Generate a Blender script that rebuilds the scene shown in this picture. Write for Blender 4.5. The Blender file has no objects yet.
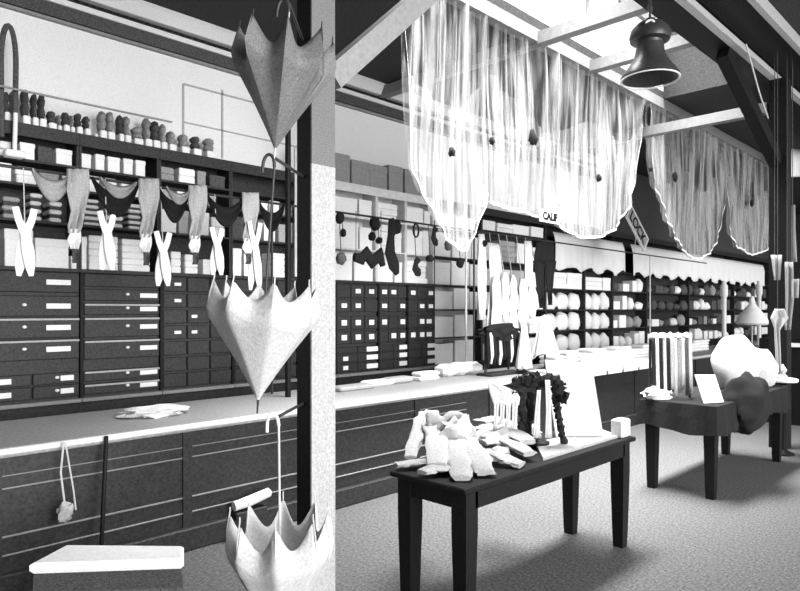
import bpy, bmesh, math, random
from mathutils import Vector, Matrix, noise
random.seed(7)
C = bpy.context.scene.collection
R = math.radians
# ------------------------------------------------------------------ camera, world, lights, exposure
F = 650.0; H = 1.71; A = R(44.7); SA, CA = math.sin(A), math.cos(A)
cam = bpy.data.cameras.new('camera'); cam.sensor_width = 36; cam.lens = F*36/800; cam.shift_y = 14.5/800
cam.clip_start = .05
camo = bpy.data.objects.new('camera', cam); C.objects.link(camo)
camo.location = (0, 0, H); camo.rotation_euler = (R(90), 0, A)
bpy.context.scene.camera = camo
w = bpy.data.worlds.new('world'); bpy.context.scene.world = w; w.use_nodes = True
w.node_tree.nodes['Background'].inputs[0].default_value = (1, 1, 1, 1)
w.node_tree.nodes['Background'].inputs[1].default_value = 1.3
sun = bpy.data.lights.new('sun', 'SUN'); sun.energy = 1.9; sun.angle = R(28)
so = bpy.data.objects.new('sun', sun); C.objects.link(so)
so.rotation_euler = Vector((-.97, .10, -.07)).to_track_quat('-Z', 'Y').to_euler()
def area(name, loc, direction, sx, sy, power):
    l = bpy.data.lights.new(name, 'AREA'); l.shape = 'RECTANGLE'; l.size = sx; l.size_y = sy; l.energy = power
    o = bpy.data.objects.new(name, l); C.objects.link(o); o.location = loc
    o.rotation_euler = Vector(direction).to_track_quat('-Z', 'Y').to_euler(); return o
sk = area('skylight_daylight', (-3.3, 6.6, 5.7), (-.0, 0, -1), 1.1, 6, 480); sk.data.spread = R(75)
area('right_side_fill', (6.0, 2.5, 2.5), (-1, 0, .06), 4.4, 16, 1500)  # unseen fill added on the open right side to brighten the left wall
vs = bpy.context.scene.view_settings
vs.view_transform = 'Standard'; vs.look = 'None'; vs.gamma = 1; vs.use_curve_mapping = False; vs.exposure = 0.45

# ------------------------------------------------------------------ measuring helpers
def W(px, py, X):                       # point of the vertical plane x = X
    s = (px-400)/F; t = X/(-SA+s*CA)
    return Vector((X, t*(CA+s*SA), H+(310-py)*t/F))
def D(px, py, t):                       # point at depth t
    s = (px-400)/F
    return Vector((t*(-SA+s*CA), t*(CA+s*SA), H+(310-py)*t/F))
def YW(px, X=-6.2): return W(px, 0, X).y

# ------------------------------------------------------------------ materials
def mat(name, v, rough=.7, mott=.25, scale=30, stretch=(1, 1, 1), bump=.15, lace=None, spec=.3):
    m = bpy.data.materials.new(name); m.use_nodes = True; nt = m.node_tree; n = nt.nodes; L = nt.links
    p = n['Principled BSDF']; p.inputs['Roughness'].default_value = rough
    p.inputs['Specular IOR Level'].default_value = spec
    tc = n.new('ShaderNodeTexCoord'); mp = n.new('ShaderNodeMapping'); mp.inputs['Scale'].default_value = stretch
    L.new(tc.outputs['Object'], mp.inputs[0])
    nz = n.new('ShaderNodeTexNoise'); nz.inputs['Scale'].default_value = scale; nz.inputs['Detail'].default_value = 6
    nz.inputs['Roughness'].default_value = .75
    L.new(mp.outputs[0], nz.inputs['Vector'])
    r = n.new('ShaderNodeValToRGB'); L.new(nz.outputs['Fac'], r.inputs[0])
    a, b = max(0, v*(1-mott)), min(1, v*(1+mott))
    r.color_ramp.elements[0].position = .3; r.color_ramp.elements[1].position = .7
    r.color_ramp.elements[0].color = (a, a, a, 1); r.color_ramp.elements[1].color = (b, b, b, 1)
    L.new(r.outputs[0], p.inputs['Base Color'])
    bp = n.new('ShaderNodeBump'); bp.inputs['Strength'].default_value = bump; bp.inputs['Distance'].default_value = .01
    L.new(nz.outputs['Fac'], bp.inputs['Height']); L.new(bp.outputs[0], p.inputs['Normal'])
    if lace is not None:
        nz2 = n.new('ShaderNodeTexNoise'); nz2.inputs['Scale'].default_value = 7; nz2.inputs['Detail'].default_value = 5
        mp2 = n.new('ShaderNodeMapping'); mp2.inputs['Scale'].default_value = (1, 3.2, .16)
        L.new(tc.outputs['Object'], mp2.inputs[0]); L.new(mp2.outputs[0], nz2.inputs['Vector'])
        r2 = n.new('ShaderNodeMapRange'); r2.inputs[1].default_value = .38; r2.inputs[2].default_value = .62
        r2.inputs[3].default_value = lace[0]; r2.inputs[4].default_value = lace[1]
        L.new(nz2.outputs['Fac'], r2.inputs[0]); L.new(r2.outputs[0], p.inputs['Alpha'])
    return m
MT = {
 'plaster': mat('white_plaster', .72, .9, .16, 90),
 'darkwall': mat('dark_wall', .05, .8, .5, 25),
 'ceil': mat('dark_ceiling_boards', .04, .85, .95, 70, (1, .6, 1)),
 'floor': mat('worn_floor_boards', .10, .9, .8, 60, (1, .6, 1), .03, spec=.15),
 'dwood': mat('dark_stained_wood', .022, .55, .99, 48, (1, .9, 1.1), .2),
 'black': mat('black_varnished_wood', .007, .55, .9, 95, (1, 1, .8), .15, spec=.15),
 'mwood': mat('greyed_counter_wood', .30, .6, .45, 80, (1, .5, 1)),
 'pale': mat('pale_painted_wood', .60, .6, .15, 25),
 'greyp': mat('grey_painted_wood', .22, .6, .2, 25),
 'white': mat('white_card', .76, .8, .14, 70),
 'cream': mat('unbleached_cotton', .50, .95, .22, 70, bump=.5),
 'stocking': mat('off_white_knit', .30, .95, .3, 60, bump=.6),
 'cloth': mat('white_cotton', .74, .95, .14, 70, bump=.4),
 'grey': mat('grey_cloth', .26, .95, .5, 80, bump=.4),
 'lgrey': mat('light_grey_cloth', .36, .95, .35, 80, bump=.4),
 'dgrey': mat('dark_grey_cloth', .07, .95, .9, 80, bump=.4),
 'bcloth': mat('black_cloth', .010, .95, .9, 80, bump=.5),
 'satin': mat('grey_satin', .13, .5, .6, 130),
 'metal': mat('dark_metal', .03, .35, .3, 40),
 'wire': mat('pale_wire', .5, .4, .2, 40),
 'lace': mat('white_net_lace', .38, .95, .10, 50, lace=(.06, .62)),
 'wicker': mat('dark_wicker', .05, .7, .8, 60, (1, 1, 3), .6),
}
gl = bpy.data.materials.new('clear_glass'); gl.use_nodes = True; nt = gl.node_tree; nt.nodes.clear()
o_ = nt.nodes.new('ShaderNodeOutputMaterial'); t_ = nt.nodes.new('ShaderNodeBsdfTransparent'); g_ = nt.nodes.new('ShaderNodeBsdfGlossy')
g_.inputs['Roughness'].default_value = .05; x_ = nt.nodes.new('ShaderNodeMixShader'); x_.inputs[0].default_value = .06
nt.links.new(t_.outputs[0], x_.inputs[1]); nt.links.new(g_.outputs[0], x_.inputs[2]); nt.links.new(x_.outputs[0], o_.inputs[0]); MT['glass'] = gl

# ------------------------------------------------------------------ mesh builder
class B:
    def __init__(s): s.v = []; s.f = []; s.sm = False
    def add(s, vs, fs):
        k = len(s.v); s.v += [Vector(v) for v in vs]; s.f += [tuple(i+k for i in f) for f in fs]; return s
    def box(s, x0, x1, y0, y1, z0, z1, c=0):
        if c <= 0:
            return s.add([(x, y, z) for z in (z0, z1) for x, y in ((x0, y0), (x1, y0), (x1, y1), (x0, y1))],
                     [(3, 2, 1, 0), (4, 5, 6, 7), (0, 1, 5, 4), (1, 2, 6, 5), (2, 3, 7, 6), (3, 0, 4, 7)])
        def ring(z, i):     # chamfered box
            return [(x0+i+c, y0+i, z), (x1-i-c, y0+i, z), (x1-i, y0+i+c, z), (x1-i, y1-i-c, z), (x1-i-c, y1-i, z), (x0+i+c, y1-i, z), (x0+i, y1-i-c, z), (x0+i, y0+i+c, z)]
        rs = ring(z0, c)+ring(z0+c, 0)+ring(z1-c, 0)+ring(z1, c)
        fs = [tuple(range(7, -1, -1)), tuple(range(24, 32))]
        for k in range(3):
            for j in range(8): a, b = k*8+j, k*8+(j+1) % 8; fs.append((a, b, b+8, a+8))
        return s.add(rs, fs)
    def loft(s, rings, close=True, caps=True):
        n = len(rings[0]); vs = [p for r in rings for p in r]; fs = []
        for k in range(len(rings)-1):
            for j in range(n if close else n-1):
                a, b = k*n+j, k*n+(j+1) % n; fs.append((a, b, b+n, a+n))
        if caps and close:
            fs.append(tuple(range(n-1, -1, -1))); fs.append(tuple(range((len(rings)-1)*n, len(rings)*n)))
        return s.add(vs, fs)
    def tube(s, pts, r, n=8, flat=1.0, up=None):
        pts = [Vector(p) for p in pts]; rs = r if isinstance(r, (list, tuple)) else [r]*len(pts); rings = []
        u = None
        for i, p in enumerate(pts):
            d = (pts[min(i+1, len(pts)-1)]-pts[max(i-1, 0)]).normalized()
            if up is not None: u = Vector(up)
            elif u is None: u = Vector((1, 0, 0)) if abs(d.x) < .8 else Vector((0, 0, 1))
            a = (u-d*u.dot(d))
            a = a.normalized() if a.length > 1e-5 else d.orthogonal().normalized()
            b = d.cross(a); u = a
            rings.append([p+(a*math.cos(k*2*math.pi/n)*flat+b*math.sin(k*2*math.pi/n))*rs[i] for k in range(n)])
        s.sm = True
        return s.loft(rings)
    def lathe(s, prof, c, n=20, sx=1, sy=1, caps=True):
        c = Vector(c); s.sm = True
        return s.loft([[c+Vector((r*sx*math.cos(k*2*math.pi/n), r*sy*math.sin(k*2*math.pi/n), z)) for k in range(n)] for r, z in prof], caps=caps)
    def grid(s, fn, nu, nv, th=0):
        vs = [fn(i/nu, j/nv) for j in range(nv+1) for i in range(nu+1)]
        fs = [(j*(nu+1)+i, j*(nu+1)+i+1, (j+1)*(nu+1)+i+1, (j+1)*(nu+1)+i) for j in range(nv) for i in range(nu)]
        s.sm = True
        return s.add(vs, fs)
    def prism(s, poly, axis, a, b):      # poly in the two other axes
        def P(u, v, t): return {'x': (t, u, v), 'y': (u, t, v), 'z': (u, v, t)}[axis]
        n = len(poly); vs = [P(u, v, a) for u, v in poly]+[P(u, v, b) for u, v in poly]
        fs = [tuple(range(n-1, -1, -1)), tuple(range(n, 2*n))]+[(i, (i+1) % n, (i+1) % n+n, i+n) for i in range(n)]
        return s.add(vs, fs)
    def lump(s, c, rx, ry, rz, seed=0, amp=.15, n=14, m=8, flatbase=True):
        c = Vector(c); rings = []
        for j in range(m+1):
            th = math.pi*j/m*.999+.0005; ring = []
            for k in range(n):
                ph = 2*math.pi*k/n; d = Vector((math.sin(th)*math.cos(ph), math.sin(th)*math.sin(ph), -math.cos(th)))
                q = 1+amp*noise.noise(d*2.2+Vector((seed*3.1, seed, 0)))*2
                p = Vector((d.x*rx*q, d.y*ry*q, d.z*rz*q))
                if flatbase and p.z < -rz*.75: p.z = -rz*.75
                ring.append(c+p)
            rings.append(ring)
        s.sm = True
        return s.loft(rings)
def obj(name, b, m, parent=None, solid=0, sub=0, bev=0):
    me = bpy.data.meshes.new(name)
    xs = [v.x for v in b.v]; ys = [v.y for v in b.v]; zs = [v.z for v in b.v]
    if parent is None: off = Vector(((min(xs)+max(xs))/2, (min(ys)+max(ys))/2, min(zs)))
    else:
        off = parent.matrix_world.translation.copy() if parent.parent is None else parent.parent.location+parent.location
        if parent.parent is None: off = parent.location.copy()
    me.from_pydata([v-off for v in b.v], [], b.f); me.update()
    bm = bmesh.new(); bm.from_mesh(me); bmesh.ops.recalc_face_normals(bm, faces=bm.faces)
    if bev: bmesh.ops.bevel(bm, geom=bm.edges[:], offset=bev, segments=1, affect='EDGES')
    bm.to_mesh(me); bm.free()
    if b.sm:
        for p in me.polygons: p.use_smooth = True
        try: me.set_sharp_from_angle(angle=R(50))
        except Exception: pass
    me.materials.append(MT[m])
    o = bpy.data.objects.new(name, me); C.objects.link(o)
    if parent is None: o.location = off
    else: o.parent = parent
    if solid: md = o.modifiers.new('solid', 'SOLIDIFY'); md.thickness = solid; md.offset = 0
    if sub: md = o.modifiers.new('sub', 'SUBSURF'); md.levels = sub; md.render_levels = sub
    return o
def tag(o, label, cat, group=None):
    o['label'] = label; o['category'] = cat
    if group: o['group'] = group
    return o
def thing(name, label, cat, loc, group=None):
    o = bpy.data.objects.new(name, None); C.objects.link(o); o.location = Vector(loc); o.empty_display_size = .1
    return tag(o, label, cat, group)
def struct(name, b, m, parent=None, **k):
    o = obj(name, b, m, parent, **k)
    if parent is None: o['kind'] = 'structure'
    return o
ORD = ['first', 'second', 'third', 'fourth', 'fifth', 'sixth', 'seventh', 'eighth', 'ninth', 'tenth', 'eleventh', 'twelfth', 'thirteenth', 'fourteenth', 'fifteenth', 'sixteenth', 'seventeenth', 'eighteenth', 'nineteenth', 'twentieth']
ORD += ['twenty-'+x for x in ORD[:9]] + ['thirtieth'] + ['thirty-'+x for x in ORD[:9]] + ['fortieth'] + ['forty-'+x for x in ORD[:9]]

# ------------------------------------------------------------------ room shell
ZC = 4.78; WX = -6.5; WELL0, WELL1 = -3.92, -2.7; YB = 24.0
b = B()
b.box(-7, 4, -4, YB+.2, -.1, 0)
struct('floor', b, 'floor')
for i in range(0): pass
b = B().box(WX-.15, WX, -4, 12.5, 0, ZC); struct('wall_left', b, 'plaster')
b = B().box(WX-.15, WX, 12.5, YB+.2, 0, ZC); struct('wall_left_rear', b, 'darkwall')
b = B().box(WX, 4, YB, YB+.15, 0, ZC+.2); struct('wall_back', b, 'darkwall')
b = B().box(WX-.15, 4, -4.15, -4, 0, ZC); struct('wall_front_blocker', b, 'darkwall')  # out of view; added to keep light off the faces turned this way
b = B()
b.box(WX-.15, WELL0, -4, YB+.2, ZC, ZC+.1); b.box(WELL1, 2, -4, YB+.2, ZC, ZC+.1)
b.box(WELL0, WELL1, 9.4, YB+.2, ZC, ZC+.1); b.box(WELL0, WELL1, -4, 3.2, ZC, ZC+.1)
struct('ceiling', b, 'ceil')
# clerestory of the light well: sill, head, mullions, glazing, right cheek
b = B().box(WELL0-.06, WELL0, 3.2, 9.4, ZC+.1, ZC+.16).box(WELL0-.06, WELL0, 3.2, 9.4, 5.75, 5.85)
for y in (3.2, 5.2, 7.25, 9.3): b.box(WELL0-.06, WELL0, y, y+.1, ZC+.16, 5.75)
fr = struct('window_1', b, 'pale')
p = struct('pane', B().box(WELL0-.035, WELL0-.03, 3.3, 9.3, ZC+.16, 5.75), 'glass', fr)
b = B().box(WELL0-.06, WELL1+.06, 3.1, 9.5, 5.85, 5.87)
b2 = B()
for y in range(3, 10): b2.box(WELL0-.06, WELL1+.06, y+.1, y+.14, 5.87, 5.92)
wf = struct('window_2', b2, 'pale'); struct('pane', b, 'glass', wf)
struct('trim_8', B().box(WELL1, WELL1+.06, 3.2, 9.4, ZC+.1, 5.85), 'ceil')
struct('trim_9', B().box(WELL0-.06, WELL1+.06, 9.4, 9.46, ZC+.1, 5.85), 'ceil')
# cornice along the left wall
struct('trim_1', B().prism([(WX, 4.64), (WX+.10, 4.64), (WX+.16, 4.74), (WX+.16, ZC-.001), (WX, ZC-.001)], 'y', -3.9, 12.5), 'plaster')
b = B().box(WX, WX+.055, -3.9, 12.5, 4.590, 4.598).box(WX, WX+.06, -3.9, 12.5, 4.612, 4.620)
y = -1
while y < 12.5: b.box(WX+.001, WX+.055, y, y+.03, 4.598, 4.612); y += .075
struct('trim_2', b, 'dwood')
struct('trim_3', B().box(WX, WX+.05, -3.9, 12.5, 4.535, 4.588), 'plaster')
b = B().box(WX, WX+.035, -3.9, 12.5, 4.41, 4.533)
struct('trim_4', b, 'dgrey')
struct('trim_5', B().box(WX, WX+.05, -3.9, 12.5, 4.365, 4.39), 'greyp')
# seams of the panelled upper wall
b = B()
for px in (183, 222): y = YW(px, WX); b.box(WX, WX+.008, y-.012, y+.012, 3.4, W(px, 84 if px < 200 else 90, WX).z)
za = W(183, 84, WX).z; zb = W(183, 122, WX).z
b.box(WX, WX+.008, YW(183, WX), 5.2, za-.01, za+.01).box(WX, WX+.008, YW(183, WX), 5.2, zb-.008, zb+.008)
struct('trim_6', b, 'lgrey')
# rim beams of the light well and pale strips put in for lit beam edges
def beam(label, x0, x1, y0, y1, z0, z1, m):
    return tag(obj('ceiling_beam', B().box(x0, x1, y0, y1, z0, z1), m), label, 'beam')
beam('dark rim beam along the light well above the lace curtains', WELL0-.12, WELL0, 3.2, 15, ZC-.14, ZC-.001, 'greyp')
beam('dark beam over the posts beside the hanging bell lamp', -2.7, -2.42, -3, 20, ZC-.2, ZC-.001, 'black')
beam('pale strip for the lit beam edge right of the light well', -2.42, -2.34, -3, 20, ZC-.21, ZC-.14, 'lgrey')
beam('pale strip for a lit beam edge in the top right corner', -2.0, -1.94, -3, 20, ZC-.13, ZC-.001, 'lgrey')
def crossbeam(label, y, z, xa, xb, m='greyp', th=.13):
    return tag(obj('tie_beam', B().box(xa, xb, y, y+th, z, z+th), m), label, 'beam', None)
crossbeam('pale tie beam crossing the well nearest to the camera', 6.1, 4.62, WX, -2.7, 'greyp')
crossbeam('pale tie beam crossing just behind the nearest one', 7.25, 4.62, WELL0-.12, -2.7, 'greyp')
crossbeam('lower pale tie beam running behind the lace curtains to the dark post', 9.0, 4.18, WX, -2.46, 'greyp')
struct('trim_7', B().box(-3.72, -3.62, 7.27, 7.37, 4.75, 5.85), 'pale')

# ------------------------------------------------------------------ posts
# front post: lit white face; shade of the other sides put into the core's black
q = D(312, 310, 3.5); px_, py_ = q.x, q.y                     # nearest vertical corner
pt = thing('wooden_post', 'tall square post with white face and shade-darkened side, left of centre', 'post', (px_-.07, py_+.09, 0))
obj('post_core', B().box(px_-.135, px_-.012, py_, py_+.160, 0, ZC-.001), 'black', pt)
obj('lit_face', B().box(px_-.012, px_, py_-.002, py_+.162, 0, 2.5), 'lgrey', pt)
obj('shaded_upper_face', B().box(px_-.012, px_-.001, py_-.001, py_+.161, 2.5, ZC-.001), 'satin', pt)  # grey tone stands for the ceiling's shade on the upper face
def obar(p0, p1, wd, dp):                                      # slanting square bar
    p0, p1 = Vector(p0), Vector(p1); d = (p1-p0).normalized(); sx = Vector((1, 0, 0)); a = (sx-d*sx.dot(d)).normalized(); c = d.cross(a)
    bb = B(); bb.loft([[p+a*wd/2*i+c*dp/2*j for i, j in ((-1, -1), (1, -1), (1, 1), (-1, 1))] for p in (p0, p1)]); return bb
obj('brace', obar((px_-.09, py_+.19, 3.02), (px_-.09, py_+1.9, 4.62), .11, .13), 'greyp', pt)
q = D(780, 310, 8.1)
p2 = thing('wooden_post', 'black square post with brace at the right edge', 'post', (q.x, q.y, 0))
obj('post_core', B().box(q.x-.1, q.x+.1, q.y-.1, q.y+.1, 0, ZC-.21), 'black', p2)
obj('brace', obar((q.x-.02, q.y-.1, 3.55), (q.x-.16, q.y-1.55, ZC-.25), .13, .16), 'black', p2)
b = B().tube([W(746, 44, q.x), W(760, 95, q.x), W(768, 118, q.x)], .009)
obj('cord', b, 'wire', p2)

# ------------------------------------------------------------------ long counter
CX0, CX1 = -5.4, -4.3; CY1 = 21
ct = thing('shop_counter', 'long dark panelled counter with pale worn top along the left wall', 'counter', (-4.85, 8, 0))
b = B().box(CX0+.1, CX1-.06, -1, CY1, 0, .84)
obj('counter_body', b, 'dwood', ct)
obj('countertop', B().box(CX0, CX1-.03, -1.05, CY1+.05, .84, .90, .008), 'mwood', ct)
obj('edge_strip', B().box(CX1-.03, CX1, -1.05, CY1+.05, .862, .899, .006), 'pale', ct)
for z, t, mm in ((.37, .010, 'greyp'), (.655, .008, 'greyp'), (.73, .006, 'greyp'), (.26, .008, 'grey')):
    obj('moulding', B().box(CX1-.06, CX1-.05, -1, 5.4, z-t*.55, z+t*.55, .002), mm, ct)
obj('plinth', B().box(CX1-.06, CX1+.0, -1, CY1, 0, .16, .01), 'dwood', ct)
y = -.2
while y < 12:
    obj('stile', B().box(CX1-.061, CX1-.045, y, y+.07, .16, .84), 'dwood', ct); y += 1.2

# ------------------------------------------------------------------ cabinets behind the counter
FX = -6.2
def bay_frame(px0, px1): return YW(px0), YW(px1)
def drawer_cabinet(px0, px1, label, tiers, lab):
    """tiers: list of (z0, z1, columns); lab(tier, col, ncol) -> None or (width fraction, offset fraction, kind)"""
    y0, y1 = bay_frame(px0, px1)
    t = thing('drawer_cabinet', label, 'cabinet', (WX+.15, (y0+y1)/2, 0), 'drawer cabinets behind the counter')
    obj('carcass', B().box(WX+.001, FX-.03, y0+.002, y1-.002, 0, 2.05), 'dwood', t)
    obj('top_board', B().box(WX+.001, FX+.03, y0+.002, y1-.002, 2.05, 2.08), 'dwood', t)
    obj('ledge', B().box(FX-.03, FX+.06, y0+.002, y1-.002, .88, .915, .005), 'greyp', t)
    obj('stile', B().box(FX-.03, FX+.005, y0+.002, y0+.03, .92, 2.05), 'black', t)
    for k, (z0, z1, nc) in enumerate(tiers):
        wy = (y1-y0-.03)/nc
        for c in range(nc):
            a = y0+.03+c*wy
            d = obj('drawer', B().box(FX-.03, FX, a+.006, a+wy-.006, z0+.006, z1-.006, .006), 'dwood', t)
            r = lab(k, c, nc)
            if r:
                for (fy, wdt, hgt, kind) in r:
                    yc = a+wy*fy; zc = (z0+z1)/2
                    if kind == 'card':
                        wdt = min(wdt, wy*.56); obj('name_card', B().box(FX, FX+.006, yc-wdt/2, yc+wdt/2, zc-hgt/2, zc+hgt/2), 'white', d)
                    elif kind == 'knob':
                        obj('knob', B().lump((FX+.012, yc, zc+.01), .014, .02, .014, 1, 0, 8, 5, False), 'white', d)
                    elif kind == 'rail':
                        obj('pull_rail', B().box(FX, FX+.015, a+.01, a+wy-.01, z1-.03, z1-.014), 'lgrey', d)
    return t
rnd = random.Random(3)
def labA(k, c, nc):
    if nc == 2: return [(.45 if c == 0 else .72, .11, .045, 'card'), (.28 if c == 0 else .5, 0, 0, 'knob')]
    r = [(.77, .20, .045, 'card')]
    if k in (1, 2, 3): r.append((.42, 0, 0, 'knob'))
    if k in (2, 3): r.append((0, 0, 0, 'rail'))
    return r
drawer_cabinet(-25, 80, 'dark cabinet of wide drawers with white name cards at far left', [(1.86, 2.05, 1), (1.65, 1.84, 1), (1.46, 1.65, 1), (1.27, 1.46, 1), (1.05, 1.16, 2), (.93, 1.05, 2)], labA)
def labB(k, c, nc):
    if k == 0: return None
    r = [(.84, .17, .042, 'card'), (.55, 0, 0, 'knob')]
    if k != 1: r.append((0, 0, 0, 'rail'))
    return r
drawer_cabinet(80, 160, 'dark wide drawer cabinet, second from the left, with pale drawer rails', [(1.92, 2.05, 1), (1.79, 1.91, 1), (1.66, 1.78, 1), (1.45, 1.65, 1), (1.25, 1.44, 1), (1.05, 1.16, 1), (.93, 1.04, 1)], labB)
def labC(k, c, nc):
    if c == 0 and k in (0, 1, 3): return [(.6, .07, .03, 'card')]
    if c == 1 and k in (2, 3): return [(.3, .06, .03, 'card')]
tC = [(1.89, 2.05, 3), (1.73, 1.88, 3), (1.57, 1.72, 3), (1.41, 1.56, 3), (1.25, 1.40, 3), (1.09, 1.24, 3), (.93, 1.08, 3)]
drawer_cabinet(160, 232, 'dark cabinet of small drawers left of the hanging white umbrella', tC, labC)
drawer_cabinet(232, 297, 'dark cabinet of small drawers behind the hanging white umbrella', tC, lambda k, c, nc: [(.6, .07, .03, 'card')] if k == 4 else None)
drawer_cabinet(297, 335, 'dark cabinet of small drawers behind the white faced post', tC, lambda k, c, nc: None)
tR = [(1.86, 2.04, 3), (1.68, 1.85, 3), (1.46, 1.64, 3), (1.28, 1.45, 3), (1.16, 1.25, 2), (1.045, 1.155, 2), (.93, 1.04, 2)]
def labR(j):
    def f(k, c, nc):
        if k < 2: return [(.5, 0, 0, 'knob'), (.5, .085, .055, 'card')] if (c+j+k) % 3 else None
        if k < 4:
            if j == 2 and c == 2: return [(.3, .28, .06, 'card')]
            return [(.5, .085, .065, 'card')] if (c+j+k) % 4 or j == 0 else None
        return [(.7, .24, .06, 'card')] if c == nc-1 else ([(.4, .08, .05, 'card')] if j == 0 and k != 4 else None)
    return f
for j, (a, c, s) in enumerate(((335, 378, 'just right of the white faced post'), (378, 407, 'second right of the white faced post'), (407, 435, 'beside the tall bay of white boxes'))):
    drawer_cabinet(a, c, 'dark cabinet of small square drawers with white cards, '+s, tR, labR(j))

def shelving(px0, px1, label, z0, levels, top=True, m='dwood', backm='dwood'):
    y0, y1 = bay_frame(px0, px1)
    t = thing('shelving_unit', label, 'shelves', (WX+.15, (y0+y1)/2, z0), 'open shelving above and beside the drawers')
    obj('back_panel', B().box(WX+.001, WX+.02, y0+.002, y1-.002, z0, 3.31), backm, t)
    for y in (y0+.002, y1-.022): obj('side_panel', B().box(WX+.02, FX-.02, y, y+.02, z0, 3.31), m, t)
    for z in levels: obj('shelf', B().box(WX+.02, FX-.02, y0+.022, y1-.022, z-.02, z), m, t)
    obj('top_board', B().box(WX+.02, FX-.02, y0+.022, y1-.022, 3.285, 3.31), m, t)
    obj('fascia', B().box(FX-.02, FX, y0+.002, y1-.002, 3.2, 3.31), m, t)
    return t, y0+.03, y1-.03
def add_box(y0, y1, z0, h, m, label, group, depth=.24, lid=False, name='storage_box', cat='box', front=None):
    fx = (FX-.04-random.random()*.03) if front is None else front
    if not lid:
        return tag(obj(name, B().box(fx-depth, fx, y0, y1, z0, z0+h, min(.008, h*.25)), m), label, cat, group)
    t = thing(name, label, cat, (fx-depth/2, (y0+y1)/2, z0), group)
    obj('box_body', B().box(fx-depth+.004, fx-.004, y0+.004, y1-.004, z0, z0+h*.8, .004), m, t)
    obj('lid', B().box(fx-depth, fx, y0, y1, z0+h*.72, z0+h, .005), m, t)
    return t
def white_row(y0, y1, z0, hmax, where, wr=(.25, .4), stackp=.5, whitep=1, group=None):
    """fills a shelf with white boxes and stacks of flat boxes"""
    y = y0; k = 0; group = group or 'white boxes '+where
    while y < y1-.1:
        wd = min(random.uniform(*wr), y1-y); h = hmax*random.uniform(.72, .93)
        m = 'white' if random.random() < whitep else random.choice(('lgrey', 'dgrey', 'grey'))
        col = {'white': 'white', 'lgrey': 'pale grey', 'dgrey': 'dark', 'grey': 'grey'}[m]
        if random.random() < stackp and h > .12:
            n = max(2, int(h/.075)); th = h/n
            for i in range(n):
                add_box(y+random.uniform(0, .01), y+wd-.008-random.uniform(0, .01), z0+i*th, th-.002, m,
                        'flat %s box, %s up, %s pile %s' % (col, ORD[i], ORD[k], where), group)
        else:
            add_box(y, y+wd-.012, z0, h, m, '%s lidded box, %s from left %s' % (col, ORD[k], where), group, lid=True)
        y += wd+random.uniform(.004, .03); k += 1
def linen_row(y0, y1, z0, hmax, where, whitep=.75):
    y = y0+.02; k = 0
    while y < y1-.09:
        wd = min(random.uniform(.10, .17), y1-y); n = random.choice((3, 4, 4, 5)); zz = z0
        th = min(.072, hmax*.92/n)
        kind = 'white' if random.random() < whitep else 'lgrey'
        for i in range(n):
            dz = th*.55
            w_ = wd*random.uniform(.85, 1)
            tag(obj('linen_or_gap_slab', B().box(FX-.26, FX-.035-random.random()*.02, y, y+w_, zz, zz+dz, .01), kind), '%s folded linen, %s up in %s pile %s' % ('white' if kind == 'white' else 'grey', ORD[i], ORD[k], where), 'linen', 'folded linens '+where)
            if i < n-1:
                tag(obj('linen_or_gap_slab', B().box(FX-.26, FX-.06, y+.005, y+wd*.84, zz+dz, zz+th, .005), 'dgrey'), 'dark gap-shade slab above the %s white one, %s pile %s' % (ORD[i], ORD[k], where), 'linen', 'folded linens '+where)  # dark slab put in for the shaded gap between white linens
            zz += th
        y += wd+random.uniform(.03, .07); k += 1

# left bays above the drawers
LV = [2.49, 2.80, 3.01]
t, a, c = shelving(-25, 80, 'dark shelving bay at far left above the wide drawers', 2.08, LV)
def big(px0, px1, h, lab, n=1, bayname=''):
    y0, y1 = YW(px0), YW(px1)
    for i in range(n):
        add_box(y0, y1, 2.08+i*h/n, h/n-.001, 'white', lab if n == 1 else '%s, %s from the bottom' % (lab, ORD[i]), 'large white boxes standing on the drawer cabinets', lid=(n == 1), depth=.2, front=FX-.02)
big(5, 34, .32, 'largest white box standing on the far left drawer cabinet')
big(36, 70, .26, 'long low white box beside the largest white box')
big(72, 79, .12, 'small white box at the right end of the far left cabinet top')
linen_row(a, c, 2.49, .29, 'on the far left second shelf')
white_row(a, c, 2.80, .17, 'on the far left third shelf', (.1, .2), .6, .45)
white_row(a, c, 3.01, .17, 'on the far left top shelf', (.12, .2), .6, .4)
t, a, c = shelving(80, 160, 'dark shelving bay second from the left', 2.08, LV)
big(82, 88, .3, 'narrow upright white box on the second cabinet top')
big(90, 119, .32, 'flat white box in the wide pile on the second cabinet top', 5)
big(123, 151, .31, 'flat white box in the right pile on the second cabinet top', 5)
linen_row(a, c, 2.49, .29, 'on the second bay second shelf', .8)
white_row(a, c, 2.80, .17, 'on the second bay third shelf', (.1, .18), .3, .85)
white_row(a, c, 3.01, .17, 'on the second bay top shelf', (.1, .18), .3, .85)
t, a, c = shelving(160, 232, 'dark shelving bay third from the left', 2.08, LV)
big(172, 182, .22, 'flat white box in the pile behind the hanging gloves', 3)
big(186, 199, .2, 'flat white box in the low pile on the third cabinet top', 3)
big(204, 212, .16, 'small white box on the third cabinet top')
white_row(a, c, 2.49, .27, 'on the third bay second shelf', (.12, .22), .2, .7)
white_row(a, c, 2.80, .17, 'on the third bay third shelf', (.1, .2), .5, .3)
white_row(a, c, 3.01, .17, 'on the third bay top shelf', (.1, .2), .5, .25)
t, a, c = shelving(232, 335, 'dark shelving bay behind the white faced post', 2.08, LV)
big(234, 243, .3, 'upright white box on the fourth cabinet top')
big(245, 256, .28, 'white box behind the small hanging drape on the fourth cabinet top')
big(272, 286, .28, 'flat white box in the pile near the white faced post', 4)
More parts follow.
